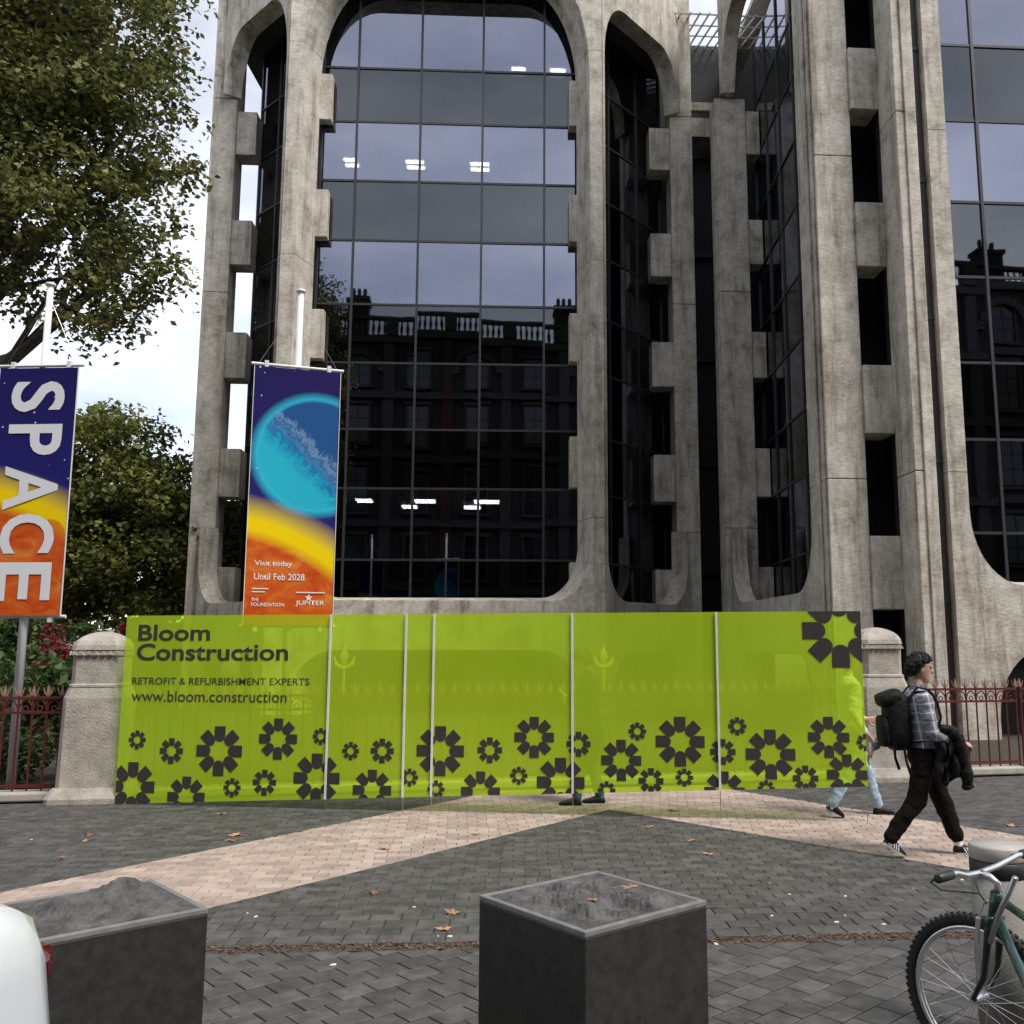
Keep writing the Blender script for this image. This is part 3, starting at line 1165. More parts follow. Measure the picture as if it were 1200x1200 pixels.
FLW = [(0.232, 0.718, 0.105), (0.659, 0.601, 0.142), (1.237, 0.61, 0.273), (1.932, 0.752, 0.224), (2.431, 0.787, 0.092), (2.783, 0.635, 0.097),
       (3.145, 0.641, 0.132), (3.8, 0.651, 0.264), (4.35, 0.669, 0.135), (4.835, 0.811, 0.215), (5.315, 0.747, 0.128), (5.769, 0.586, 0.212),
       (5.943, 0.888, 0.093), (6.39, 0.789, 0.254), (6.829, 0.691, 0.13), (6.984, 0.954, 0.092), (7.315, 0.673, 0.251), (7.904, 0.854, 0.206),
       (8.266, 0.808, 0.085), (8.075, 0.483, 0.203), (7.659, 0.44, 0.128), (7.261, 0.33, 0.085), (6.836, 0.287, 0.206), (6.427, 0.424, 0.091),
       (6.08, 0.383, 0.13), (5.613, 0.277, 0.092), (5.122, 0.346, 0.256), (4.67, 0.407, 0.093), (4.252, 0.23, 0.214), (3.76, 0.246, 0.094),
       (3.461, 0.365, 0.095), (3.04, 0.221, 0.218), (2.399, 0.335, 0.266), (1.793, 0.277, 0.138), (1.412, 0.213, 0.102), (0.866, 0.099, 0.224),
       (0.205, 0.197, 0.273), (8.059, 1.941, 0.381)]
HZ = [(0.004, zb_(0)), (HL - .004, zb_(HL)), (HL - .004, zt_(HL)), (0.004, zt_(0))]
for cx, cz, r in FLW:
    m = MB()
    for k in range(8):
        a = k * math.pi / 4
        ww = .235 * r
        pet = [(-ww, r), (-ww, .60 * r)] + [(ww * math.cos(t), .60 * r + ww * .95 * math.sin(t)) for t in np.linspace(math.pi, 2 * math.pi, 8)[1:-1]] + [(ww, .60 * r), (ww, r)]
        pet = [(cx + x * math.cos(a) - y * math.sin(a), cz + x * math.sin(a) + y * math.cos(a)) for x, y in pet]
        pet = clip_poly(pet if area2(pet) > 0 else pet[::-1], HZ)
        if len(pet) > 2:
            m.add([(x, -.004, z) for x, z in pet], [tuple(range(len(pet)))])
    m.build('flower_motif', M['print_dark'], hoard)
lettering('lettering', 'Bloom', .165, 1.839, .89, .187, M['print_dark'], hoard, -.004, .02)
lettering('lettering', 'Construction', .16, 1.614, 1.852, .195, M['print_dark'], hoard, -.004, .02)
lettering('lettering', 'RETROFIT & REFURBISHMENT EXPERTS', .125, 1.343, 2.15, .078, M['print_dark'], hoard, -.004, .004)
lettering('lettering', 'www.bloom.construction', .128, 1.15, 1.885, .125, M['print_dark'], hoard, -.004, .0)

# ------------------------------------------------------------------ banners on poles
def banner_mat(name, planet):
    m, n, p, out = new_mat(name)
    L = n.links
    t = n.nodes.new('ShaderNodeTexCoord')
    sx = n.nodes.new('ShaderNodeSeparateXYZ')
    L.new(t.outputs['Object'], sx.inputs[0])
    # limb of an orange planet: distance from its centre
    def dist(cx, cz, kx=1.0):
        c = nd(n, 'ShaderNodeCombineXYZ')
        a = nd(n, 'ShaderNodeMath', _operation='MULTIPLY_ADD')
        a.inputs[1].default_value = kx
        a.inputs[2].default_value = -cx * kx
        L.new(sx.outputs[0], a.inputs[0])
        b = nd(n, 'ShaderNodeMath', _operation='SUBTRACT')
        b.inputs[1].default_value = cz
        L.new(sx.outputs[2], b.inputs[0])
        L.new(a.outputs[0], c.inputs[0])
        L.new(b.outputs[0], c.inputs[2])
        ln = nd(n, 'ShaderNodeVectorMath', _operation='LENGTH')
        L.new(c.outputs[0], ln.inputs[0])
        return ln.outputs['Value']

    def rng_map(v, a, b):
        r = nd(n, 'ShaderNodeMapRange')
        r.inputs['From Min'].default_value = a
        r.inputs['From Max'].default_value = b
        L.new(v, r.inputs[0])
        return r.outputs[0]
    nz_ = nd(n, 'ShaderNodeTexNoise', Scale=1.9, Detail=9, Roughness=.68, Distortion=.9)
    mpn = nd(n, 'ShaderNodeMapping', Scale=(1, 1, 2.0), Rotation=(0, R(30), 0))
    L.new(t.outputs['Object'], mpn.inputs[0])
    L.new(mpn.outputs[0], nz_.inputs['Vector'])
    orange = ramp(n, [(0.3, (0.45, 0.03, 0.008)), (0.5, (0.58, 0.10, 0.012)), (0.7, (0.68, 0.25, 0.05))])
    L.new(nz_.outputs[0], orange.inputs[0])
    d1 = dist(-1.0 if planet else -.9, -1.18 if planet else -1.05, 1.0)
    limb = ramp(n, [(0.0, (1, 1, 1)), (0.42, (1, 1, 1)), (0.5, (1, 0, 0)), (0.56, (1, 0, 0)), (.72, (0, 0, 0)), (1, (0, 0, 0))])
    rr = 2.45 if planet else 2.55
    L.new(rng_map(d1, rr - 1.0, rr + 1.0), limb.inputs[0])
    sky_ = ramp(n, [(0.0, (0.022, 0.02, 0.19)), (0.6, (0.015, 0.013, 0.13)), (1.0, (0.014, 0.009, 0.09))])
    L.new(rng_map(sx.outputs[2], 0, 3.2), sky_.inputs[0])
    col = sky_.outputs[0]

    def mix(fac, a, b, blend='MIX'):
        k = n.nodes.new('ShaderNodeMix')
        k.data_type = 'RGBA'
        k.blend_type = blend
        L.new(fac, k.inputs[0])
        for s, v in ((6, a), (7, b)):
            if isinstance(v, tuple):
                k.inputs[s].default_value = (*v, 1)
            else:
                L.new(v, k.inputs[s])
        return k.outputs[2]
    # stars
    vo = nd(n, 'ShaderNodeTexVoronoi', Scale=6.5)
    L.new(t.outputs['Object'], vo.inputs['Vector'])
    st = ramp(n, [(0.0, (1, 1, 1)), (0.05, (1, 1, 1)), (0.09, (0, 0, 0))])
    L.new(vo.outputs['Distance'], st.inputs[0])
    col = mix(st.outputs[0], col, (0.75, 0.75, 0.95))
    if planet:
        d2 = dist(.27, 2.22, 1.0)
        halo = ramp(n, [(0.0, (1, 1, 1)), (0.78, (1, 1, 1)), (0.80, (.75, .75, .75)), (0.9, (.0, .0, .0)), (1, (0, 0, 0))])
        L.new(rng_map(d2, 0, .95), halo.inputs[0])
        nw = nd(n, 'ShaderNodeTexNoise', Scale=4.5, Detail=10, Roughness=.75, Distortion=1.6)
        L.new(t.outputs['Object'], nw.inputs['Vector'])
        # sunlit blue-green below left, deep blue with white cloud above right (printed artwork)
        mm = nd(n, 'ShaderNodeMath', _operation='SUBTRACT')
        L.new(sx.outputs[0], mm.inputs[0])
        L.new(sx.outputs[2], mm.inputs[1])
        ms = nd(n, 'ShaderNodeMath', _operation='MULTIPLY_ADD')
        ms.inputs[1].default_value = -0.9
        ms.inputs[2].default_value = -1.5
        a2 = nd(n, 'ShaderNodeMath', _operation='ADD')
        L.new(sx.outputs[0], a2.inputs[0])
        L.new(sx.outputs[2], a2.inputs[1])
        mr = rng_map(a2.outputs[0], 1.8, 2.75)
        ad_ = nd(n, 'ShaderNodeMath', _operation='MULTIPLY_ADD')
        ad_.inputs[1].default_value = 1.1
        L.new(nw.outputs[0], ad_.inputs[0])
        sb = nd(n, 'ShaderNodeMath', _operation='ADD')
        sb.inputs[1].default_value = -.55
        L.new(mr, sb.inputs[0])
        L.new(sb.outputs[0], ad_.inputs[2])
        pc = ramp(n, [(0.2, (0.02, 0.42, 0.56)), (0.40, (0.012, 0.30, 0.50)), (0.50, (0.012, 0.13, 0.34)), (0.58, (0.07, 0.24, 0.46)), (0.66, (0.012, 0.09, 0.27)), (0.75, (0.16, 0.28, 0.46)), (0.85, (0.015, 0.08, 0.24))])
        L.new(ad_.outputs[0], pc.inputs[0])
        hm = ramp(n, [(0.0, (0, 0, 0)), (0.74, (0, 0, 0)), (0.80, (1, 1, 1))])
        L.new(rng_map(d2, 0, .95), hm.inputs[0])
        body = mix(hm.outputs[0], pc.outputs[0], (0.03, 0.48, 0.68))
        col = mix(halo.outputs[0], col, body)
    else:
        d2 = dist(.30, 1.0, 1.0)
        hm = ramp(n, [(0.0, (1, 1, 1)), (0.9, (1, 1, 1)), (1, (0, 0, 0))])
        L.new(rng_map(d2, 0, .21), hm.inputs[0])
    sr = nd(n, 'ShaderNodeSeparateColor')
    L.new(limb.outputs[0], sr.inputs[0])
    col = mix(sr.outputs[0], col, (0.84, 0.60, 0.0))
    col = mix(sr.outputs[1], col, orange.outputs[0])
    if not planet:
        hm2 = nd(n, 'ShaderNodeMath', _operation='MULTIPLY')
        hm2.inputs[1].default_value = .7
        L.new(hm.outputs[0], hm2.inputs[0])
        col = mix(hm2.outputs[0], col, (0.62, 0.09, 0.02))
    L.new(col, p.inputs['Base Color'])
    p.inputs['Roughness'].default_value = .6
    p.inputs['Specular IOR Level'].default_value = .12
    return m


def banner_pole(label, loc, rz, h, ztop, bh, bw, planet):
    pl_ = thing('flag_pole', label, 'pole', (loc[0], loc[1], -.01), rz, 'white flag poles behind the railing')
    m = MB()
    m.tube([(0, .05, 0), (0, .05, h)], [.055, .04], 12)
    m.build('shaft', M['white_paint'], pl_, True)
    m = MB()
    m.lathe([(.05, h), (.065, h + .015), (.06, h + .04), (.01, h + .06)], (0, .05, 0), 12)
    m.build('cap', M['white_paint'], pl_, True)
    for z in (ztop + .03, ztop - bh - .02):
        m = MB()
        m.tube([(-bw / 2 - .04, 0, z), (bw / 2 + .04, 0, z)], .022, 8)
        m.box((-.03, 0, z - .03), (.03, .09, z + .03))
        for x in (-bw / 2 + .15, bw / 2 - .15):
            m.box((x - .025, -.03, z - .07), (x + .025, .025, z + .05))
        m.build('crossbar', M['white_paint'], pl_)
    m = MB()
    for s in (-1, 1):
        m.tube([(0, .05, h - .15), (s * bw * .45, 0, ztop + .05)], .0018, 4)
    m.build('stay_wire', M['steel'], pl_)
    return pl_


def banner(label, loc, rz, zbot, bh, bw, planet):
    t = thing('banner', label, 'banner', (loc[0], loc[1], zbot), rz, 'printed banners on flag poles')
    m = MB()
    nx, nz2 = 10, 24
    vs, fs = [], []
    for j in range(nz2 + 1):
        for i in range(nx + 1):
            x, z = bw * (i / nx - .5), bh * j / nz2
            y = -.03 + .004 * math.sin(6 * x + 1.3 * z) * math.sin(math.pi * j / nz2) - .014
            vs.append((x, y, z))
    for j in range(nz2):
        for i in range(nx):
            a = j * (nx + 1) + i
            fs.append((a, a + 1, a + nx + 2, a + nx + 1))
    m.add(vs, fs)
    c = m.build('cloth', banner_mat('space_print_planet' if planet else 'space_print_lettered', planet), t, True)
    for x in (-bw / 2, bw / 2):
        m = MB()
        m.box((x - .004, -.056, 0), (x + .004, -.038, bh))
        m.build('hem', M['white_paint'], t)
    return t


B1, B1R = (-6.66, 11.62), R(-3)
banner_pole('white pole carrying the banner lettered SPACE', B1, B1R, 6.45, 5.33, 3.16, 1.04, False)
t = banner('blue and orange banner with large white letters SPACE', B1, B1R, 5.31 - 3.16, 3.16, 1.04, False)
M['banner_white'] = pmat('banner_white_print', (0.70, 0.70, 0.72), rough=.55)
for i, (ch, zc, hh) in enumerate([('S', 2.78, .40), ('P', 2.22, .40), ('A', 1.60, .56), ('C', 1.02, .50), ('E', .42, .48)]):
    # letters turned a quarter clockwise
    lettering('letter', ch, -.335, zc + hh / 2 - .0, hh, .70, M['banner_white'], t, -.051, .02, -math.pi / 2)
B2, B2R = (-3.46, 11.98), R(19)
banner_pole('white pole carrying the banner with the blue planet', B2, B2R, 6.5, 5.42, 3.36, 1.1, True)
t = banner('blue and orange banner printed with a glowing blue planet', B2, B2R, 5.40 - 3.36, 3.36, 1.1, True)
M['banner_ink'] = pmat('banner_cream_print', (0.80, 0.74, 0.70), rough=.55)
for body, x, z, ww, hh in [('Visit today', -.44, .73, .46, .085), ('Until Feb 2028', -.44, .57, .62, .085), ('JUPITER', .08, .24, .36, .075),
                           ('FOUNDATION', -.46, .235, .40, .045), ('THE', -.46, .30, .09, .04)]:
    lettering('lettering', body, x, z, ww, hh, M['banner_ink'], t, -.051, .01)
m = MB()
for x, z, ww in ((-.46, .45, .2), (-.46, .41, .16), (.08, .41, .36)):
    m.box((x, -.053, z), (x + ww, -.051, z + .014))
m.build('printed_rule', M['banner_ink'], t)
m = MB()
q = [(.24 + rr_ * math.sin(k * math.pi / 5), .35 + rr_ * math.cos(k * math.pi / 5)) for k, rr_ in enumerate([.05, .022] * 5)]
m.rings([[(x, -.053, z) for x, z in q], [(x, -.051, z) for x, z in q]])
m.build('printed_star', M['banner_ink'], t)

# ------------------------------------------------------------------ granite blocks
def granite_block(label, cx, cy, half, h, rz, seed):
    t = thing('granite_block', label, 'stone block', (cx, cy, 0), rz, 'dark granite security blocks')
    m = MB()
    m.box((-half, -half, -.01), (half, half, h - .02))
    bevel(m.build('body', M['granite'], t), .006)
    rnd = np.random.default_rng(seed)
    N = 40
    m = MB()
    hm_ = rnd.normal(0, 1, (N + 1, N + 1))
    acc = np.zeros((N + 1, N + 1))
    for k, amp in ((1, .0035), (2, .006), (4, .010), (9, .013)):
        a = rnd.normal(0, 1, (N + 1, N + 1))
        for _ in range(k * k):
            a = (a + np.roll(a, 1, 0) + np.roll(a, -1, 0) + np.roll(a, 1, 1) + np.roll(a, -1, 1)) / 5
        acc += amp * a / (a.std() + 1e-9)
    ii, jj = np.meshgrid(np.arange(N + 1), np.arange(N + 1), indexing='ij')
    edge = np.clip(np.minimum.reduce([ii, jj, N - ii, N - jj]) / 6.0, 0, 1)
    zz = np.maximum(h - .006 + (acc + .002) * edge, h - .0195)
    e = half - .022
    vs = [(-e + 2 * e * i / N, -e + 2 * e * j / N, float(zz[i, j])) for i in range(N + 1) for j in range(N + 1)]
    fs = [(i * (N + 1) + j, (i + 1) * (N + 1) + j, (i + 1) * (N + 1) + j + 1, i * (N + 1) + j + 1) for i in range(N) for j in range(N)]
    m.add(vs, fs)
    m.build('rough_top', M['granite_top'], t)
    for a, b in (((-half, -half), (half, -half + .022)), ((-half, half - .022), (half, half)), ((-half, -half + .0221), (-half + .022, half - .0221)), ((half - .022, -half + .0221), (half, half - .0221))):
        m = MB()
        m.box((a[0], a[1], h - .022), (b[0], b[1], h - .002))
        bevel(m.build('sawn_edge', M['granite_edge'], t), .004)
    return t


granite_block('dark granite block with rough top and fallen leaves on it', .118, 3.515, .29, .9, R(40), 3)
granite_block('dark granite block with rough top beside the white car', -1.60, 3.40, .275, .9, R(42.5), 5)

# ------------------------------------------------------------------ round bollard
t = thing('round_bollard', 'round grey bollard with a black band behind the bicycle', 'bollard', (2.06, 4.56, 0))
m = MB()
m.lathe([(.124, -.01), (.124, .73)], seg=32)
m.build('post', pmat('pale_grey_concrete', (0.16, 0.155, 0.135), (0.24, 0.23, 0.2), scale=7, rough=.7, bump=.2, bscale=90), t, True)
m = MB()
m.lathe([(.118, .73), (.126, .735), (.126, .80), (.118, .805)], seg=32)
m.build('black_band', M['black_metal'], t, True)
m = MB()
m.lathe([(.122, .805), (.126, .81), (.126, .862), (.12, .872), (.02, .876)], seg=32)
m.build('cap', pmat('worn_cap', (0.3, 0.28, 0.25), (0.42, 0.4, 0.36), scale=6, rough=.5), t, True)

# ------------------------------------------------------------------ bicycle
bike = thing('bicycle', 'dark green mountain bicycle with silver handlebar parked by the round bollard', 'bicycle', (1.77, 4.17, 0))
hf = Vector((-.06, .998, 0)).normalized()
hs = Vector((-.62, .785, 0)).normalized()
up = Vector((0, 0, 1))
M['tyre'] = pmat('tyre_rubber', (0.012, 0.012, 0.012), (0.022, 0.021, 0.02), scale=20, rough=.85)
M['bike_green'] = pmat('dark_green_enamel', (0.012, 0.04, 0.035), (0.016, 0.05, 0.043), rough=.25, coat=.5)
M['alloy'] = pmat('silver_alloy', (0.62, 0.62, 0.61), (0.7, 0.7, 0.7), scale=10, rough=.28, metallic=.9)


def wheel(c, h):
    ax = Vector((-h.y, h.x, 0))
    def P(a, r, o=0):
        return c + h * (r * math.cos(a)) + up * (r * math.sin(a)) + ax * o
    aa = np.linspace(0, 2 * math.pi, 49)[:-1]
    m = MB()
    m.tube([P(a, .305) for a in aa], .025, 10, closed=True)
    w_ = m.build('tyre', M['tyre'], bike, True)
    m = MB()
    for k in range(72):
        a = 2 * math.pi * k / 72
        for o_ in (-.018, 0.0, .018):
            a_ = a + (.04 if o_ == 0 else 0)
            r0 = .325 if o_ == 0 else .317
            q = [P(a_ - .016, r0, o_ - .007), P(a_ + .016, r0, o_ - .007), P(a_ + .016, r0, o_ + .007), P(a_ - .016, r0, o_ + .007)]
            q2 = [P(a_ - .014, r0 + .011, o_ - .006), P(a_ + .014, r0 + .011, o_ - .006), P(a_ + .014, r0 + .011, o_ + .006), P(a_ - .014, r0 + .011, o_ + .006)]
            m.rings([q, q2])
    m.build('tread', M['tyre'], w_)
    m = MB()
    for o_ in (-.011, .011):
        m.tube([P(a, .277, o_) for a in aa], .009, 6, closed=True)
    m.build('rim', M['alloy'], bike, True)
    m = MB()
    m.tube([c - ax * .05, c + ax * .05], .018, 10)
    m.tube([c - ax * .065, c + ax * .065], .007, 8)
    m.build('hub', M['alloy'], bike)
    for k in range(32):
        a = 2 * math.pi * k / 32
        s = 1 if k % 2 else -1
        m = MB()
        tw = .9 if (k // 2) % 2 else -.9
        m.tube([P(a + tw, .022, .034 * s), P(a, .272, 0)], .0014, 4)
        m.build('spoke', M['alloy'], bike)


H0 = Vector((0, 0, .33))
Hr = H0 - hf * 1.03
wheel(H0, hs)
wheel(Hr, hf)
ax_s = (up * .946 - hf * .326).normalized()
axl = Vector((-hs.y, hs.x, 0))
crown = H0 + ax_s * .37 - hs * .02
htop = crown + ax_s * .12
stemt = htop + ax_s * .04
for s in (-1, 1):
    m = MB()
    m.tube([H0 + axl * .055 * s, H0 + axl * .055 * s + ax_s * .12 - hs * .035, H0 + axl * .05 * s + ax_s * .3 - hs * .03, crown + axl * .045 * s], [.010, .012, .016, .017], 8)
    m.build('fork_blade', M['black_metal'], bike, True)
    m = MB()
    m.tube([crown + axl * .055 * s - ax_s * .1 + hs * .03, crown + axl * .06 * s + ax_s * .01 + hs * .035], .011, 6)
    m.tube([crown + axl * .06 * s + ax_s * .01 + hs * .035, crown + axl * .01 * s + ax_s * .075 + hs * .04], .003, 5)
    m.build('brake_arm', M['alloy'], bike)
m = MB()
m.tube([crown + axl * .06, crown - axl * .06], .02, 8)
m.build('fork_crown', M['bike_green'], bike, True)
m = MB()
m.tube([crown + ax_s * .01, htop], .024, 12)
m.build('head_tube', M['bike_green'], bike, True)
m = MB()
bc = stemt + hs * .075 + up * .03
m.tube([htop, stemt, stemt + hs * .03 + up * .02, bc], [.014, .014, .015, .016], 10)
m.build('stem', M['alloy'], bike, True)
bar = [bc + axl * s * .40 + up * z_ - hs * b_ for s, z_, b_ in ((-1, .045, .05), (-.62, .04, .035), (-.32, .01, .01), (0, 0, 0), (.32, .01, .01), (.62, .04, .035), (1, .045, .05))]
m = MB()
m.tube(bar, .0125, 10)
m.build('handlebar', M['alloy'], bike, True)
for s, i, j in ((-1, 0, 1), (1, 6, 5)):
    d = (bar[i] - bar[j]).normalized()
    m = MB()
    m.tube([bar[i] - d * .115, bar[i] - d * .11, bar[i] + d * .008, bar[i] + d * .01], [.016, .019, .018, .012], 10)
    m.build('grip', M['black_metal'], bike, True)
    m = MB()
    a = bar[i] - d * .13
    m.tube([a, a + hs * .035 - up * .01, a + hs * .045 - up * .02 + d * .09], [.01, .008, .005], 6)
    m.build('brake_lever', M['black_metal'], bike)
    m = MB()
    k_ = [a + hs * .02, a + hs * .10 - up * .05, a * .5 + crown * .5 + hs * .14, crown + ax_s * .1 + hs * .07, crown + ax_s * .06 + hs * .035]
    m.tube(k_, .0035, 5)
    m.build('cable', M['black_metal'], bike, True)
bb = Hr + hf * .43 - up * .04
st = bb + (up * .92 - hf * .3).normalized() * .46
for n_, a, b, r in (('top_tube', htop - ax_s * .02, st, .016), ('down_tube', crown + ax_s * .035, bb, .019), ('seat_tube', bb, st + (st - bb) * .05, .016)):
    m = MB()
    m.tube([a, b], r, 10)
    m.build(n_, M['bike_green'], bike, True)
axf = Vector((-hf.y, hf.x, 0))
for s in (-1, 1):
    m = MB()
    m.tube([bb + axf * .03 * s, Hr + axf * .06 * s], .009, 8)
    m.build('chain_stay', M['bike_green'], bike, True)
    m = MB()
    m.tube([st + axf * .015 * s, Hr + axf * .06 * s], .008, 8)
    m.build('seat_stay', M['bike_green'], bike, True)
    m = MB()
    cr_a = bb + axf * .06 * s
    cr_b = cr_a + (hf * .5 - up * .86) * .16 * s
    m.tube([cr_a, cr_b], .011, 6)
    m.box(tuple(cr_b + axf * .06 * s - Vector((.04, .04, .012))), tuple(cr_b + axf * .06 * s + Vector((.04, .04, .012))))
    m.build('crank_pedal', M['black_metal'], bike)
m = MB()
m.tube([bb + axf * .035, bb + axf * .045], .085, 20)
m.build('chainring', M['black_metal'], bike)
sp_ = st + (st - bb).normalized() * .17
m = MB()
m.tube([st, sp_], .0125, 8)
m.build('seat_post', M['alloy'], bike, True)
m = MB()
rg = []
for k in range(9):
    f_ = k / 8
    ww = .075 * (1 - f_) ** .8 + .02
    c = sp_ + hf * (-.12 + .26 * f_) + up * .03
    rg.append([tuple(c + axf * ww * math.cos(a) + up * (.025 * math.sin(a))) for a in np.linspace(0, 2 * math.pi, 13)[:-1]])
m.rings(rg)
m.build('saddle', M['black_metal'], bike, True)
# a U-shaped lock bracket lying across the down tube
m = MB()
lk = crown + ax_s * .0 - hf * .10
m.tube([lk + axf * .07 - up * .06, lk + axf * .075 + up * .06 - hf * .08, lk + axf * .07 + up * .24 - hf * .22], .011, 8)
m.build('lock_bar', M['steel'], bike, True)

# ------------------------------------------------------------------ people
M['skin'] = pmat('skin', (0.42, 0.24, 0.165), (0.5, 0.3, 0.21), scale=6, rough=.55)
M['hair'] = pmat('black_hair', (0.004, 0.0035, 0.003), (0.008, 0.007, 0.006), scale=40, rough=.5, spec=.3)
M['trousers'] = pmat('black_brown_trousers', (0.006, 0.004, 0.004), (0.012, 0.008, 0.007), scale=14, rough=.95, bump=.6, bscale=14, spec=.15)
M['black_cloth'] = pmat('black_nylon', (0.004, 0.004, 0.004), (0.010, 0.010, 0.010), scale=12, rough=.7, bump=.9, bscale=13, spec=.22)
M['jeans'] = pmat('pale_jeans', (0.22, 0.32, 0.42), (0.42, 0.52, 0.60), scale=10, rough=.9, bump=.4, bscale=25)
M['jeans_dark'] = pmat('dark_jeans', (0.04, 0.07, 0.13), (0.08, 0.12, 0.2), scale=10, rough=.9)
M['white_shirt'] = pmat('white_shirt', (0.62, 0.61, 0.6), (0.74, 0.73, 0.72), scale=6, rough=.9, bump=.4, bscale=14)
M['sock'] = pmat('white_sock', (0.7, 0.7, 0.7), (0.78, 0.78, 0.78), rough=.9)
M['coat'] = pmat('charcoal_coat', (0.007, 0.007, 0.008), (0.013, 0.012, 0.012), scale=6, spec=.15, rough=.95, bump=.4, bscale=14)
M['shoe'] = pmat('black_shoe', (0.008, 0.008, 0.008), (0.018, 0.018, 0.018), scale=20, rough=.6, spec=.25)
M['shoe_sole'] = pmat('pale_sole', (0.4, 0.38, 0.35), (0.5, 0.48, 0.45), rough=.8)
M['shoe_blue'] = pmat('black_navy_trainer', (0.012, 0.014, 0.02), (0.03, 0.035, 0.05), scale=20, rough=.5)


def plaid():
    m, n, p, out = new_mat('grey_plaid_knit')
    L = n.links
    t = n.nodes.new('ShaderNodeTexCoord')
    mp_ = nd(n, 'ShaderNodeMapping', Rotation=(0, R(8), 0))
    L.new(t.outputs['Object'], mp_.inputs[0])
    s = nd(n, 'ShaderNodeSeparateXYZ')
    L.new(mp_.outputs[0], s.inputs[0])
    val = None
    for o_, sc, ph in ((2, 13.0, .3), (0, 11.0, .1)):
        a = nd(n, 'ShaderNodeMath', _operation='MULTIPLY_ADD')
        a.inputs[1].default_value = sc
        a.inputs[2].default_value = ph
        L.new(s.outputs[o_], a.inputs[0])
        f = nd(n, 'ShaderNodeMath', _operation='FRACT')
        L.new(a.outputs[0], f.inputs[0])
        g = nd(n, 'ShaderNodeMath', _operation='LESS_THAN')
        g.inputs[1].default_value = .13
        L.new(f.outputs[0], g.inputs[0])
        if val is None:
            val = g.outputs[0]
        else:
            q = nd(n, 'ShaderNodeMath', _operation='MAXIMUM')
            L.new(val, q.inputs[0])
            L.new(g.outputs[0], q.inputs[1])
            val = q.outputs[0]
    no = nd(n, 'ShaderNodeTexNoise', Scale=9, Detail=5)
    L.new(t.outputs['Object'], no.inputs['Vector'])
    base = ramp(n, [(.35, (0.13, 0.14, 0.17)), (.65, (0.24, 0.25, 0.29))])
    L.new(no.outputs[0], base.inputs[0])
    mul = nd(n, 'ShaderNodeMath', _operation='MULTIPLY')
    mul.inputs[1].default_value = .75
    L.new(val, mul.inputs[0])
    k = n.nodes.new('ShaderNodeMix')
    k.data_type = 'RGBA'
    L.new(mul.outputs[0], k.inputs[0])
    L.new(base.outputs[0], k.inputs[6])
    k.inputs[7].default_value = (0.6, 0.6, 0.62, 1)
    L.new(k.outputs[2], p.inputs['Base Color'])
    p.inputs['Roughness'].default_value = .95
    bp = nd(n, 'ShaderNodeBump', Strength=.5, Distance=.03)
    L.new(no.outputs[0], bp.inputs['Height'])
    L.new(bp.outputs[0], p.inputs['Normal'])
    return m


M['plaid'] = plaid()


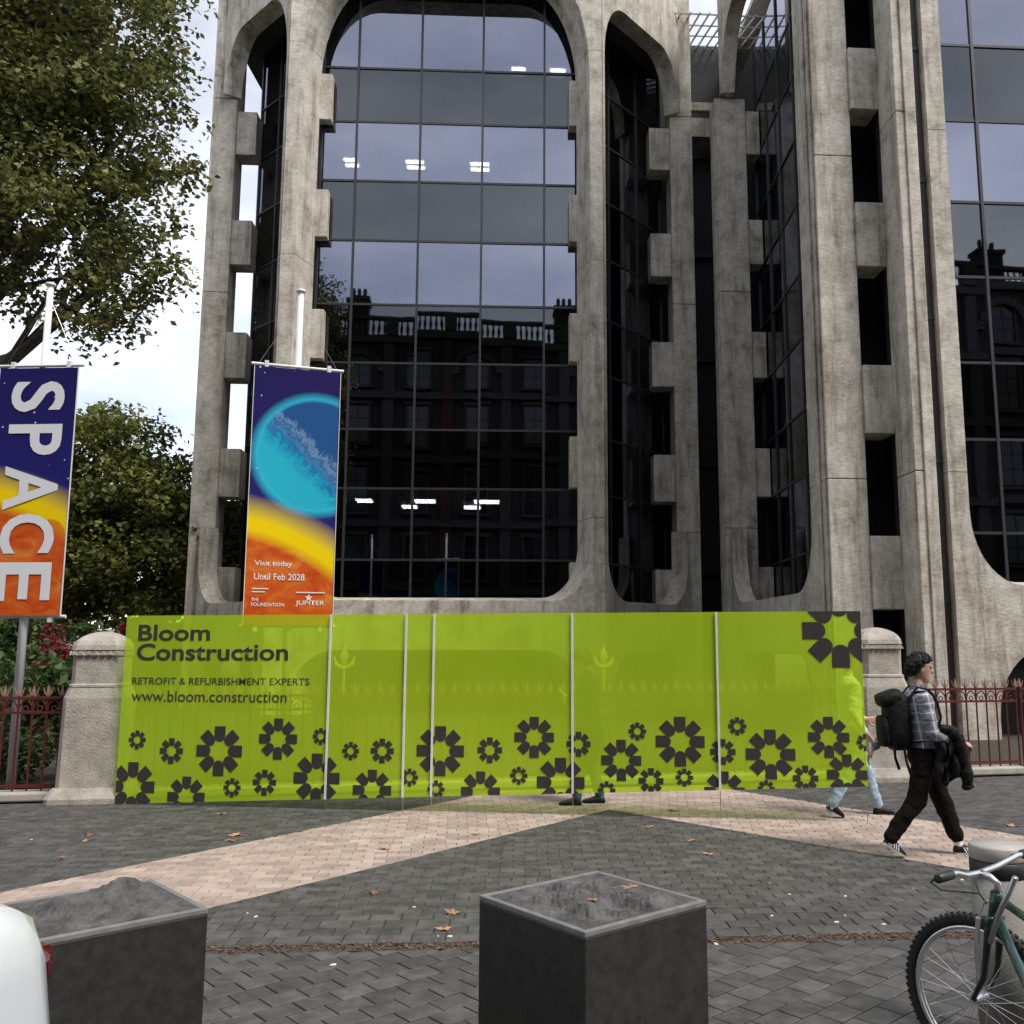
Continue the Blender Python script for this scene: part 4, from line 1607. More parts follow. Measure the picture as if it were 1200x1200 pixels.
class Body:
    def __init__(self):
        self.mb = MB()
        self.headz = 9
        self.handp = []
        self.seg = []        # (p0, r0, p1, r1, region)

    def limb(self, pts, rs, reg):
        pts = [Vector(p) for p in pts]
        # rounded tapered chain: tube plus balls at the joints
        for a, b, ra, rb in zip(pts, pts[1:], rs, rs[1:]):
            self.mb.tube([a, b], [ra, rb], 14)
            self.seg.append((a, ra, b, rb, reg))
        for p, r in zip(pts, rs):
            self.mb.ball(p, r, seg=14)

    def loft(self, rg, reg, seg=20, axis=None):
        """rings (centre, half depth along x, half width along y) stacked upward"""
        rings = []
        for c, rx, ry in rg:
            rings.append([(c[0] + rx * math.copysign(abs(math.cos(a)) ** .85, math.cos(a)), c[1] + ry * math.copysign(abs(math.sin(a)) ** .85, math.sin(a)), c[2])
                          for a in np.linspace(0, 2 * math.pi, seg + 1)[:-1]])
        self.mb.rings(rings)
        for (c, rx, ry), (d, sx, sy) in zip(rg, rg[1:]):
            for off in (-.55, 0, .55):
                self.seg.append((Vector(c) + Vector((0, off * ry, 0)), rx * .95, Vector(d) + Vector((0, off * sy, 0)), sx * .95, reg))

    def head(self, c, facing, reg='skin', tilt=0.0):
        """head with brow, nose, lips, chin, ears; facing is an angle about z, tilt pitches it forward"""
        self.headz = c[2]
        Mx = Matrix.Translation(c) @ Matrix.Rotation(facing, 4, 'Z') @ Matrix.Rotation(tilt, 4, 'Y')
        m = MB()
        prof = [(-.118, .03, .028, .038), (-.105, .052, .043, .028), (-.075, .072, .056, .012), (-.04, .083, .066, .004), (0, .092, .073, 0), (.04, .098, .077, -.005),
                (.075, .092, .073, -.01), (.102, .068, .056, -.012), (.118, .035, .03, -.012)]
        m.rings([[(ox + rx * math.cos(a), ry * math.sin(a), z) for a in np.linspace(0, 2 * math.pi, 21)[:-1]] for z, rx, ry, ox in prof])
        m.ball((.098, 0, -.022), .018, .014, .018)           # nose tip
        m.tube([(.085, 0, .025), (.1, 0, -.018)], [.009, .014], 8)
        m.ball((.078, 0, -.062), .016, .024, .008)           # lips
        m.ball((.078, 0, -.076), .015, .021, .008)
        m.ball((.066, 0, -.104), .022, .024, .016)           # chin
        m.ball((.078, .03, .03), .016, .026, .009)           # brow
        m.ball((.078, -.03, .03), .016, .026, .009)
        for s in (-1, 1):
            m.ball((-.005, .076 * s, -.005), .02, .011, .033)
        self.mb.add([Mx @ Vector(v) for v in m.v], m.f)
        c = Vector(c)
        self.seg.append((c + Vector((0, 0, -.06)), .08, c + Vector((0, 0, .06)), .09, reg))
        return Mx

    def hand(self, wrist, d, palm, side=1, curl=.5, scale=1.0):
        """palm with four fingers of different length and a thumb leaving the side of the palm; d points to the fingers"""
        d = Vector(d).normalized()
        palm = Vector(palm)
        palm = (palm - d * palm.dot(d)).normalized()
        lat = d.cross(palm) * side
        w_ = Vector(wrist)
        self.handp.append(tuple(w_ + d * .08))
        S_ = scale
        for k in range(3):
            o_ = lat * (.022 * (k - 1)) * S_
            self.limb([w_ + o_ * .5, w_ + d * .085 * S_ + o_], [.017 * S_, .0155 * S_], 'skin')
        for k, ln in enumerate((.07, .08, .074, .058)):
            o_ = lat * (.0225 * (k - 1.5)) * S_
            p0 = w_ + d * .085 * S_ + o_
            c1 = curl * .8
            d1 = d * math.cos(c1) + palm * math.sin(c1)
            c2 = curl * 1.9
            d2 = d * math.cos(c2) + palm * math.sin(c2)
            p1 = p0 + d1 * ln * .52 * S_
            self.limb([p0, p1, p1 + d2 * ln * .5 * S_], [.0095 * S_, .009 * S_, .0075 * S_], 'skin')
        p0 = w_ + d * .03 * S_ - lat * .028 * S_
        p1 = p0 + (d * .75 - lat * .6 + palm * .3).normalized() * .042 * S_
        self.limb([p0, p1, p1 + (d * .95 - lat * .1 + palm * .4).normalized() * .032 * S_], [.013 * S_, .0105 * S_, .0085 * S_], 'skin')

    def build(self, mats, parent, voxel=.0075):
        me = self.mb.mesh('body_raw')
        ob = bpy.data.objects.new('body_raw', me)
        COL.objects.link(ob)
        r = ob.modifiers.new('r', 'REMESH')
        r.mode = 'VOXEL'
        r.voxel_size = voxel
        sm = ob.modifiers.new('s', 'SMOOTH')
        sm.factor = .5
        sm.iterations = 4
        bpy.context.view_layer.update()
        dg = bpy.context.evaluated_depsgraph_get()
        out = bpy.data.meshes.new_from_object(ob.evaluated_get(dg))
        bpy.data.objects.remove(ob)
        nv = len(out.vertices)
        co = np.zeros(nv * 3)
        no = np.zeros(nv * 3)
        out.vertices.foreach_get('co', co)
        out.vertices.foreach_get('normal', no)
        co, no = co.reshape(-1, 3), no.reshape(-1, 3)
        hz_ = self.headz
        k = np.array([mnoise.noise((p[0] * 9, p[1] * 9, p[2] * 14)) + .5 * mnoise.noise((p[0] * 22, p[1] * 22, p[2] * 26)) for p in co])
        clothed = np.clip((hz_ - .2 - co[:, 2]) / .05, 0, 1)
        for hp in self.handp:
            clothed = clothed * np.clip((np.linalg.norm(co - np.array(hp), axis=1) - .13) / .05, 0, 1)
        co = co + no * (k * .010 * clothed)[:, None]
        out.vertices.foreach_set('co', co.ravel())
        n = len(out.polygons)
        c = np.zeros(n * 3)
        out.polygons.foreach_get('center', c)
        c = c.reshape(-1, 3)
        best = np.full(n, 1e9)
        reg = np.zeros(n, dtype=np.int32)
        names = list(mats.keys())
        for a, ra, b, rb, rn in self.seg:
            a, b = np.array(a), np.array(b)
            d = b - a
            t_ = np.clip(((c - a) @ d) / max(d @ d, 1e-9), 0, 1)
            ds = np.linalg.norm(c - (a + t_[:, None] * d), axis=1) - (ra + (rb - ra) * t_)
            k = ds < best
            best[k] = ds[k]
            reg[k] = names.index(rn)
        out.materials.clear()
        for nm in names:
            out.materials.append(mats[nm])
        out.polygons.foreach_set('material_index', reg)
        return link('body', out, None, parent, True)


def shoe(parent, heel, toe, mat, sole, wdt=.046, stripes=False):
    """shoe lofted from heel to toe along its own direction"""
    heel, toe = Vector(heel), Vector(toe)
    d = (toe - heel)
    L = d.length
    d.normalize()
    lat = Vector((0, 0, 1)).cross(d).normalized()
    u = d.cross(lat)
    m = MB()
    rg = []
    for f_, w_, h_ in ((0, .55, .05), (.06, .8, .078), (.2, .86, .088), (.36, .84, .085), (.55, .95, .066), (.75, 1.05, .05), (.9, .9, .042), (1.0, .45, .028)):
        c = heel + d * L * f_
        rg.append([c + lat * (w_ * wdt * x) + u * (.018 + (h_ - .018) * z) for x, z in ((-1, 0), (1, 0), (1, .55), (.75, .88), (.3, 1), (-.3, 1), (-.75, .88), (-1, .55))])
    m.rings(rg)
    s = m.build('shoe', mat, parent, True)
    m = MB()
    rg = []
    for f_, w_ in ((-.015, .5), (.05, .86), (.3, .88), (.55, .98), (.78, 1.1), (.93, .92), (1.02, .45)):
        c = heel + d * L * f_
        rg.append([c + lat * (w_ * (wdt + .003) * x) + u * z for x, z in ((-1, 0), (1, 0), (1, .019), (-1, .019))])
    m.rings(rg)
    m.build('sole', sole, s)
    if stripes:
        for k in range(3):
            f_ = .4 + k * .1
            c = heel + d * L * f_
            for sd_ in (-1, 1):
                m = MB()
                p0 = c + lat * sd_ * (wdt * 1.0) + u * .022
                p1 = c - d * .02 + lat * sd_ * (wdt * .72) + u * .062
                m.tube([p0, p1], .006, 5)
                m.build('stripe', M['white_paint'], s)
    return s


def hair_cap(parent, Mx, mat, seed, length=.0):
    rnd = random.Random(seed)
    m = MB()
    A = 30
    jit = [[rnd.uniform(-.004, .006) for _ in range(A)] for _ in range(10)]

    def surf(a, e, th):
        d = Vector((math.cos(a) * math.cos(e), math.sin(a) * math.cos(e), math.sin(e)))
        r_ = 1 / math.sqrt((d.x / .102) ** 2 + (d.y / .079) ** 2 + (d.z / .121) ** 2)
        return Vector((-.006, 0, 0)) + d * (r_ + th)

    def line(a):
        c = math.cos(a)
        if c > .55:
            return R(30) + R(4) * math.cos(3 * a)
        if c > -.1:
            return R(30) + (R(-12) - R(30)) * (.55 - c) / .65
        return R(-12) + (R(-42) * (1 + length * .3) - R(-12)) * min(1, (-.1 - c) / .5)
    rg = []
    for i in range(10):
        ring = []
        for k in range(A):
            a = 2 * math.pi * k / A
            e0 = line(a)
            f_ = i / 9
            e = e0 + (R(86) - e0) * f_
            th = -.006 if i == 0 else (.006 + .02 * min(1, f_ * 2.2)) + jit[i][k]
            ring.append(Mx @ surf(a, e, th))
        rg.append(ring)
    m.rings(rg)
    for _ in range(220):
        a = rnd.uniform(0, 6.28)
        e = rnd.uniform(line(a) + .2, R(85))
        p, q = surf(a, e, .016), surf(a + rnd.uniform(-.25, .25), e - rnd.uniform(.1, .3), .024 + rnd.uniform(0, .012))
        m.tube([Mx @ p, Mx @ ((p + q) / 2 + (p - Vector((0, 0, 0))).normalized() * .01), Mx @ q], [.008, .007, .0015], 5)
    return m.build('hair', mat, parent, True)


def eyes(parent, Mx):
    for s in (-1, 1):
        m = MB()
        m.ball((.084, .031 * s, .012), .009, .012, .006, seg=8)
        m.v = [tuple(Mx @ Vector(v)) for v in m.v]
        m.build('eye', M['hair'], parent)


# man with the backpack, walking right
man = thing('person', 'man in grey plaid top and black trousers striding past the railing with a backpack', 'person', (3.17, 8.33, 0), R(-4))
B = Body()
B.loft([((-.0, 0, .76), .10, .14), ((-.0, 0, .82), .122, .168), ((0, 0, .90), .118, .165)], 'pants')
B.loft([((0, 0, .89), .118, .166), ((.0, 0, .98), .112, .158), ((.0, 0, 1.1), .118, .165), ((-.01, 0, 1.24), .125, .18), ((-.02, 0, 1.34), .11, .185), ((-.03, 0, 1.40), .075, .11)], 'top')
B.limb([(-.03, 0, 1.37), (-.015, 0, 1.47)], [.058, .055], 'skin')
Mx = B.head((0.015, 0, 1.585), R(-6), tilt=.06)
# trailing (right, camera side) leg and leading leg
B.limb([(-.01, -.085, .86), (-.10, -.09, .48), (-.33, -.085, .17)], [.105, .082, .062], 'pants')
B.limb([(-.325, -.085, .185), (-.355, -.085, .10)], [.045, .04], 'sock')
B.limb([(.01, .085, .86), (.16, .09, .47), (.27, .09, .16)], [.105, .082, .066], 'pants')
B.limb([(.272, .09, .16), (.285, .09, .085)], [.045, .04], 'sock')
# right arm bent forward carrying the jacket, left arm swung back
B.limb([(-.02, -.20, 1.325), (.02, -.235, 1.06)], [.068, .056], 'top')
B.limb([(.02, -.235, 1.06), (.15, -.20, .985)], [.055, .048], 'top')
B.limb([(.15, -.20, .985), (.24, -.17, .965)], [.036, .028], 'skin')
B.hand((.24, -.17, .965), (1, .15, -.05), (0, 0, -1), 1, .9)
B.limb([(-.02, .19, 1.32), (-.17, .22, 1.08)], [.066, .054], 'top')
B.limb([(-.17, .22, 1.08), (-.35, .20, .90)], [.052, .040], 'top')
B.limb([(-.345, .20, .905), (-.37, .20, .88)], [.03, .028], 'skin')
B.hand((-.37, .20, .88), (-.55, 0, -.85), (.8, -.2, -.5), -1, .45)
B.build({'pants': M['trousers'], 'top': M['plaid'], 'skin': M['skin'], 'sock': M['sock']}, man)
hair_cap(man, Mx, M['hair'], 3)
eyes(man, Mx)
shoe(man, (-.40, -.085, .115), (-.225, -.085, .004), M['shoe'], M['shoe_sole'], stripes=True)
shoe(man, (.245, .09, .0), (.475, .09, .004), M['shoe'], M['shoe_sole'], stripes=True)

# backpack worn by the man
bp = thing('backpack', 'black backpack on the back of the man in the plaid top', 'backpack', (3.17, 8.33, 0), R(-4))


def rbox(m, c, hx, hy, hz, rot=0.0, n=3, p=.55):
    rg = []
    for i, f_ in enumerate((-1, -.85, -.4, .2, .7, .92, 1)):
        k = (.72, .95, 1.04, 1.02, .96, .84, .6)[i]
        ring = []
        for a in np.linspace(0, 2 * math.pi, 21)[:-1]:
            x = math.copysign(abs(math.cos(a)) ** p, math.cos(a)) * hx * k
            y = math.copysign(abs(math.sin(a)) ** p, math.sin(a)) * hy * k
            z = f_ * hz
            ring.append((c[0] + x * math.cos(rot) + z * math.sin(rot), c[1] + y, c[2] - x * math.sin(rot) + z * math.cos(rot)))
        rg.append(ring)
    m.rings(rg)


m = MB()
rbox(m, (-.215, 0, 1.14), .10, .155, .245, -.05)
m.build('main_bag', M['black_cloth'], bp, True)
m = MB()
rbox(m, (-.325, 0, 1.05), .045, .125, .13, -.05)
m.build('front_pocket', M['black_cloth'], bp, True)
m = MB()
rbox(m, (-.27, 0, 1.335), .105, .15, .055, -.35)
m.build('top_lid', M['black_cloth'], bp, True)
for s in (-1, 1):
    m = MB()
    rg = []
    for x, z in ((-.14, 1.33), (-.06, 1.425), (.03, 1.405), (.10, 1.30), (.125, 1.17), (.09, 1.02), (-.02, .97), (-.13, .96)):
        c = Vector((x, s * .125, z))
        rg.append([c + Vector((0, .028, 0)), c + Vector((.006, .028, .012)), c + Vector((.006, -.028, .012)), c + Vector((0, -.028, 0))])
    m.rings(rg)
    m.build('shoulder_strap', M['black_cloth'], bp)
    m = MB()
    m.tube([(-.2, s * .15, .92), (-.19, s * .17, .80), (-.16, s * .172, .70)], [.012, .012, .014], 6)
    m.build('strap_end', M['black_cloth'], bp)

# jacket hanging over his forearm
jk = thing('jacket', 'black jacket draped over the forearm of the man with the backpack', 'jacket', (3.17, 8.33, 0), R(-4))
rj = random.Random(5)


def drape(m, x0, x1, yc, ztop, zbots, th=.05, seed=1):
    """cloth hanging in folds, closed front and back"""
    rnd = random.Random(seed)
    cols = 22
    zbots = list(np.interp(np.linspace(0, 1, cols), np.linspace(0, 1, len(zbots)), zbots))
    fr, bk = [], []
    for j in range(12):
        f_ = j / 11
        a, b = [], []
        for i in range(cols):
            u_ = i / (cols - 1)
            x = x0 + (x1 - x0) * u_ + .03 * math.sin(3 * f_ + 4 * u_) + .03 * mnoise.noise((u_ * 4, f_ * 5, 7))
            z = ztop + (zbots[i] - ztop) * f_
            fold = (.02 * math.sin(u_ * 19 + 2 * f_) + .05 * mnoise.noise((u_ * 5, f_ * 4, seed))) * min(1, f_ * 3)
            y = yc - th * math.sin(math.pi * min(1, .15 + u_ * .7)) + fold
            if j == 0:
                y = yc + (y - yc) * .4
            a.append((x, y, z))
            b.append((x, yc + th * .9 + fold * .6, z))
        fr.append(a)
        bk.append(b)
    n = cols
    vs = [p for r_ in fr for p in r_] + [p for r_ in bk for p in r_]
    o2 = 12 * n
    fs = []
    for j in range(11):
        for i in range(n - 1):
            k = j * n + i
            fs.append((k, k + 1, k + n + 1, k + n))
            fs.append((o2 + k, o2 + k + n, o2 + k + n + 1, o2 + k + 1))
        fs.append((j * n, (j + 1) * n, o2 + (j + 1) * n, o2 + j * n))
        fs.append((j * n + n - 1, o2 + j * n + n - 1, o2 + (j + 1) * n + n - 1, (j + 1) * n + n - 1))
    for i in range(n - 1):
        fs.append((i, o2 + i, o2 + i + 1, i + 1))
        k = 11 * n + i
        fs.append((k, k + 1, o2 + k + 1, o2 + k))
    m.add(vs, fs)


m = MB()
drape(m, .03, .24, -.21, 1.07, [.80, .70, .64, .62, .66, .72, .80], .05, 2)
m.build('body_fold', M['black_cloth'], jk, True)
m = MB()
sl = [(.08, -.235, 1.09), (.17, -.245, 1.08), (.23, -.245, 1.0), (.265, -.24, .84), (.28, -.235, .70), (.285, -.235, .60)]
tt = np.linspace(0, 1, 26)
px_, py_, pz_ = [np.interp(tt, np.linspace(0, 1, 6), [q[k] for q in sl]) for k in range(3)]
rd = np.interp(tt, np.linspace(0, 1, 6), [.035, .046, .05, .046, .05, .042])
m.tube([(px_[i] + .012 * mnoise.noise((i * .5, 1, 2)), py_[i], pz_[i]) for i in range(26)], [float(rd[i] * (1 + .45 * mnoise.noise((i * .55, 4, 9)))) for i in range(26)], 12)
m.v = [(x + .012 * mnoise.noise((x * 25, y * 25, z * 25)), y + .02 * mnoise.noise((x * 18, y * 18, z * 18 + 9)), z) for x, y, z in m.v]
m.build('sleeve', M['black_cloth'], jk, True)

# walker in white shirt and jeans, behind the hoarding
wk = thing('person', 'walker in white shirt and pale jeans passing behind the lime hoarding', 'person', (3.13, 10.2, 0), R(4))
B = Body()
B.loft([((0, 0, .78), .10, .14), ((0, 0, .84), .12, .165), ((0, 0, .94), .112, .155)], 'pants')
B.loft([((0, 0, .90), .12, .168), ((0, 0, 1.02), .115, .16), ((.0, 0, 1.16), .122, .168), ((-.01, 0, 1.3), .125, .18), ((-.02, 0, 1.38), .105, .18), ((-.02, 0, 1.45), .07, .1)], 'top')
B.limb([(-.02, 0, 1.43), (0, 0, 1.52)], [.057, .053], 'skin')
Mx = B.head((.03, 0, 1.63), 0, tilt=.1)
B.limb([(0, -.08, .86), (-.06, -.085, .48), (-.27, -.085, .15)], [.098, .07, .055], 'pants')
B.limb([(-.27, -.085, .15), (-.30, -.085, .09)], [.04, .038], 'pants')
B.limb([(.01, .08, .86), (.17, .085, .47), (.28, .085, .11)], [.098, .07, .058], 'pants')
B.limb([(-.02, -.2, 1.36), (-.08, -.235, 1.1), (.05, -.22, .90)], [.064, .052, .04], 'top')
B.limb([(.05, -.22, .90), (.09, -.215, .86)], [.03, .027], 'skin')
B.hand((.09, -.215, .86), (.55, 0, -.83), (.5, .3, .6), 1, .5)
B.limb([(-.02, .2, 1.36), (.02, .235, 1.1), (.2, .2, 1.0)], [.064, .052, .04], 'top')
B.limb([(.2, .2, 1.0), (.24, .195, .99)], [.03, .027], 'skin')
B.hand((.24, .195, .99), (.9, 0, -.1), (0, -1, 0), -1, .5)
B.build({'pants': M['jeans'], 'top': M['white_shirt'], 'skin': M['skin']}, wk)
hair_cap(wk, Mx, M['hair'], 9)
eyes(wk, Mx)
shoe(wk, (-.335, -.085, .10), (-.165, -.085, .004), M['shoe'], M['shoe'])
shoe(wk, (.24, .085, .0), (.46, .085, .004), M['shoe'], M['shoe'])

# person in a long coat looking at a phone, behind the hoarding
pc = thing('person', 'person in a dark coat and blue jeans looking at a phone behind the lime hoarding', 'person', (.33, 10.95, 0), R(176))
B = Body()
B.loft([((-.02, 0, .60), .17, .20), ((-.02, 0, .75), .165, .20), ((-.01, 0, .95), .14, .185), ((0, 0, 1.1), .135, .18), ((0, 0, 1.28), .14, .195), ((-.01, 0, 1.38), .115, .195), ((0.0, 0, 1.45), .075, .11)], 'coat')
B.limb([(0, 0, 1.43), (.035, 0, 1.5)], [.058, .055], 'skin')
Mx = B.head((.075, 0, 1.6), 0, tilt=.35)
B.limb([(0, -.085, .75), (-.04, -.09, .47), (-.13, -.09, .12)], [.095, .072, .06], 'jeans')
B.limb([(0, .085, .75), (.09, .09, .47), (.12, .09, .10)], [.095, .072, .06], 'jeans')
B.limb([(-.0, .2, 1.36), (-.02, .235, 1.1), (.2, .16, 1.18)], [.07, .058, .046], 'coat')
B.limb([(.2, .16, 1.18), (.25, .13, 1.21)], [.03, .027], 'skin')
B.hand((.25, .13, 1.21), (.75, -.35, .5), (-.4, -.6, .4), -1, .7)
B.limb([(-.0, -.2, 1.36), (-.04, -.235, 1.1), (.17, -.14, 1.13)], [.07, .058, .046], 'coat')
B.limb([(.17, -.14, 1.13), (.215, -.11, 1.155)], [.03, .027], 'skin')
B.hand((.215, -.11, 1.155), (.75, .45, .4), (-.4, .6, .4), 1, .7)
B.build({'coat': M['coat'], 'skin': M['skin'], 'jeans': M['jeans_dark']}, pc)
hair_cap(pc, Mx, M['hair'], 21, .5)
eyes(pc, Mx)
shoe(pc, (-.19, -.09, .004), (.06, -.09, .004), M['shoe_blue'], M['shoe'], .05)
shoe(pc, (.07, .09, .0), (.32, .09, .004), M['shoe_blue'], M['shoe'], .05)
ph = thing('phone', 'small black phone in the hands of the person in the dark coat', 'phone', (.33, 10.95, 0), R(176))
m = MB()
Mp = Matrix.Translation((.335, .03, 1.285)) @ Matrix.Rotation(R(-40), 4, 'Y')
m.box((-.004, -.037, -.075), (.004, .037, .075))
m.v = [tuple(Mp @ Vector(v)) for v in m.v]
bevel(m.build('case', M['black_metal'], ph), .004)
m = MB()
m.box((-.0055, -.033, -.07), (-.0042, .033, .07))
m.v = [tuple(Mp @ Vector(v)) for v in m.v]
m.build('screen', M['win_dark'], ph)

# ------------------------------------------------------------------ vehicles
M['car_white'] = pmat('white_car_paint', (0.74, 0.76, 0.77), rough=.22, coat=1.0)
M['car_glass'] = pmat('car_glass', (0.012, 0.014, 0.015), rough=.04)
M['lamp_red'] = pmat('red_lamp_lens', (0.06, 0.004, 0.006), (0.10, 0.006, 0.008), rough=.12, coat=.6)
M['plastic'] = pmat('black_plastic', (0.015, 0.015, 0.016), rough=.6)


def sect(x, hw, z0, z1, shoulder=.5, n=20, p=.42):
    """body cross-section: squarish, tucked in towards the sill"""
    r_ = []
    for a in np.linspace(0, 2 * math.pi, n + 1)[:-1]:
        c, s = math.cos(a), math.sin(a)
        y = math.copysign(abs(c) ** p, c) * hw
        f_ = (math.copysign(abs(s) ** p, s) + 1) / 2
        z = z0 + (z1 - z0) * f_
        y *= .93 + .07 * math.sin(math.pi * min(f_ * 1.15, 1))
        r_.append((x, y, z))
    return r_


def car(label, loc, rz, paint, name='parked_car'):
    t = thing(name, label, 'car', loc, rz)
    m = MB()
    secs = [(.00, .79, .46, 1.0), (.012, .83, .38, 1.09), (.045, .855, .32, 1.15), (.14, .875, .27, 1.18), (.3, .885, .22, 1.195), (.5, .895, .2, 1.18), (1.2, .9, .18, 1.16), (2.4, .9, .18, 1.10), (3.1, .89, .2, 1.05),
            (3.7, .86, .22, .97), (4.05, .80, .25, .86), (4.2, .68, .32, .72), (4.25, .55, .38, .6)]
    m.rings([sect(-x, hw, a, b, p=.3) for x, hw, a, b in secs])
    body = m.build('body', paint, t, True)
    m = MB()
    m.rings([[(-x, y * k, z) for x, y, z, k in q] for q in (
        [(.35, .74, 1.15, 1), (.35, -.74, 1.15, 1), (3.0, -.72, 1.05, 1), (3.0, .72, 1.05, 1)],
        [(.7, .66, 1.38, 1), (.7, -.66, 1.38, 1), (2.45, -.64, 1.36, 1), (2.45, .64, 1.36, 1)],
        [(1.0, .58, 1.55, 1), (1.0, -.58, 1.55, 1), (2.1, -.56, 1.55, 1), (2.1, .56, 1.55, 1)])])
    m.build('windows', M['car_glass'], t)
    m = MB()
    m.rings([[(-.98, .6, 1.545), (-.98, -.6, 1.545), (-2.15, -.58, 1.545), (-2.15, .58, 1.545)], [(-1.15, .52, 1.6), (-1.15, -.52, 1.6), (-2.0, -.5, 1.6), (-2.0, .5, 1.6)]])
    bevel(m.build('roof', paint, t), .03, 3)
    for s in (-1, 1):
        m = MB()
        pts = [(-.03, .812 * s), (-.045, .825 * s), (-.10, .838 * s), (-.24, .856 * s)]
        rg = []
        for k, (x, y) in enumerate(pts):
            h0, h1 = ((.90, .975), (.875, .995), (.875, 1.0), (.92, .985))[k]
            rg.append([(x, y, h0), (x + .008, y + .012 * s, (h0 * .6 + h1 * .4)), (x + .006, y + .010 * s, h1), (x - .03, y - .03 * s, h1), (x - .03, y - .03 * s, h0)])
        m.rings(rg)
        m.build('tail_light', M['lamp_red'], t, True)
        m = MB()
        m.box((-4.2, s * .6 - .12, .6), (-4.02, s * .6 + .12, .72))
        bevel(m.build('headlight', M['alloy'], t), .03)
        for x in (.75, 3.35):
            m = MB()
            m.lathe([(.2, -.11), (.3, -.11), (.325, -.08), (.325, .08), (.3, .11), (.2, .11)], seg=28)
            m.v = [(-x + vx, s * .80 + vz, .325 + vy) for vx, vy, vz in m.v]
            wl = m.build('wheel', M['tyre'], t, True)
            m = MB()
            m.lathe([(.03, .112), (.2, .10), (.2, -.10), (.03, -.112)], seg=20)
            m.v = [(-x + vx, s * .80 + vz, .325 + vy) for vx, vy, vz in m.v]
            m.build('rim', M['alloy'], wl)
    m = MB()
    rg = []
    for x, hw in ((.005, .62), (-.012, .70), (-.05, .79)):
        pass
    m.rings([sect(.05, .78, .33, .62, p=.3), sect(.035, .84, .30, .80, p=.3), sect(-.02, .885, .25, .85, p=.3), sect(-.12, .90, .24, .80, p=.3), sect(-.3, .905, .22, .48, p=.3)])
    m.build('bumper', paint, t, True)
    m = MB()
    m.box((.04, -.26, .50), (.058, .26, .61))
    m.build('plate_recess', M['plastic'], t)
    return t


wc = car('white car parked by the granite block with its tail lamp showing', (-1.34, 1.83, 0), 0, M['car_white'])


def van(label, loc, rz, paint, h=2.4, L=5.0):
    t = thing('parked_van', label, 'van', loc, rz, 'vans in the street beyond the garden')
    m = MB()
    q = [(0, .5), (0, 1.1), (.35, 1.3), (1.1, h - .1), (1.3, h), (L, h), (L, .5)]
    m.rings([[(x, -1, z) for x, z in q], [(x, 1, z) for x, z in q]])
    bevel(m.build('body', paint, t), .06, 3)
    m = MB()
    for x0, x1 in ((1.25, 2.2), (2.35, 3.4), (3.55, L - .15)):
        for s in (-1.012, 1.0):
            m.box((x0, s, 1.3), (x1, s + .012, h - .35))
    m.build('side_windows', M['car_glass'], t)
    m = MB()
    m.add([(.42, -.85, 1.4), (.42, .85, 1.4), (1.03, .8, h - .2), (1.03, -.8, h - .2)], [(0, 1, 2, 3)])
    m.v = [(x - .05, y, z + .03) for x, y, z in m.v]
    m.build('windscreen', M['car_glass'], t)
    for x in (.9, L - .9):
        for s in (-1, 1):
            m = MB()
            m.tube([(x, s * .78, .34), (x, s * 1.01, .34)], .34, 20)
            m.build('wheel', M['tyre'], t)
    return t


M['red_paint'] = pmat('red_vehicle_paint', (0.32, 0.012, 0.02), rough=.3, coat=.6)
van('red van in the street beyond the garden trees', (-19.6, 40, 0), R(8), M['red_paint'], 2.7, 5.2)
van('white van in the street beyond the garden trees', (-23.4, 44, 0), R(8), M['white_paint'], 2.5, 4.6)

# ------------------------------------------------------------------ trees and shrubs
def leaf_mesh(name, pts, size, mat, parent, tilt=.9, rnd=None, asp=.62):
    """many single leaves: two triangles folded along the midrib"""
    rnd = rnd or rng
    n = len(pts)
    pts = np.asarray(pts)
    ax = rnd.normal(0, 1, (n, 3))
    ax[:, 2] = ax[:, 2] * .6 - .35
    ax /= np.linalg.norm(ax, axis=1)[:, None]
    b = rnd.normal(0, 1, (n, 3))
    b[:, 2] *= tilt * .5
    b -= ax * (b * ax).sum(1)[:, None]
    b /= np.linalg.norm(b, axis=1)[:, None]
    c = np.cross(ax, b)
    s = size * rnd.uniform(.65, 1.35, n)[:, None]
    v0 = pts
    v1 = pts + ax * s * .45 + b * s * asp * .5 + c * s * .12
    v2 = pts + ax * s
    v3 = pts + ax * s * .45 - b * s * asp * .5 + c * s * .12
    vs = np.stack([v0, v1, v2, v3], 1).reshape(-1, 3)
    me = bpy.data.meshes.new(name)
    me.vertices.add(4 * n)
    me.vertices.foreach_set('co', vs.ravel())
    me.loops.add(6 * n)
    me.polygons.add(2 * n)
    base = np.arange(n)[:, None] * 4
    idx = (base + np.array([0, 1, 2, 0, 2, 3])[None]).ravel()
    me.loops.foreach_set('vertex_index', idx.astype(np.int32))
    me.polygons.foreach_set('loop_start', (np.arange(2 * n) * 3).astype(np.int32))
    me.update(calc_edges=True)
    me.validate()
    return link(name, me, mat, parent)


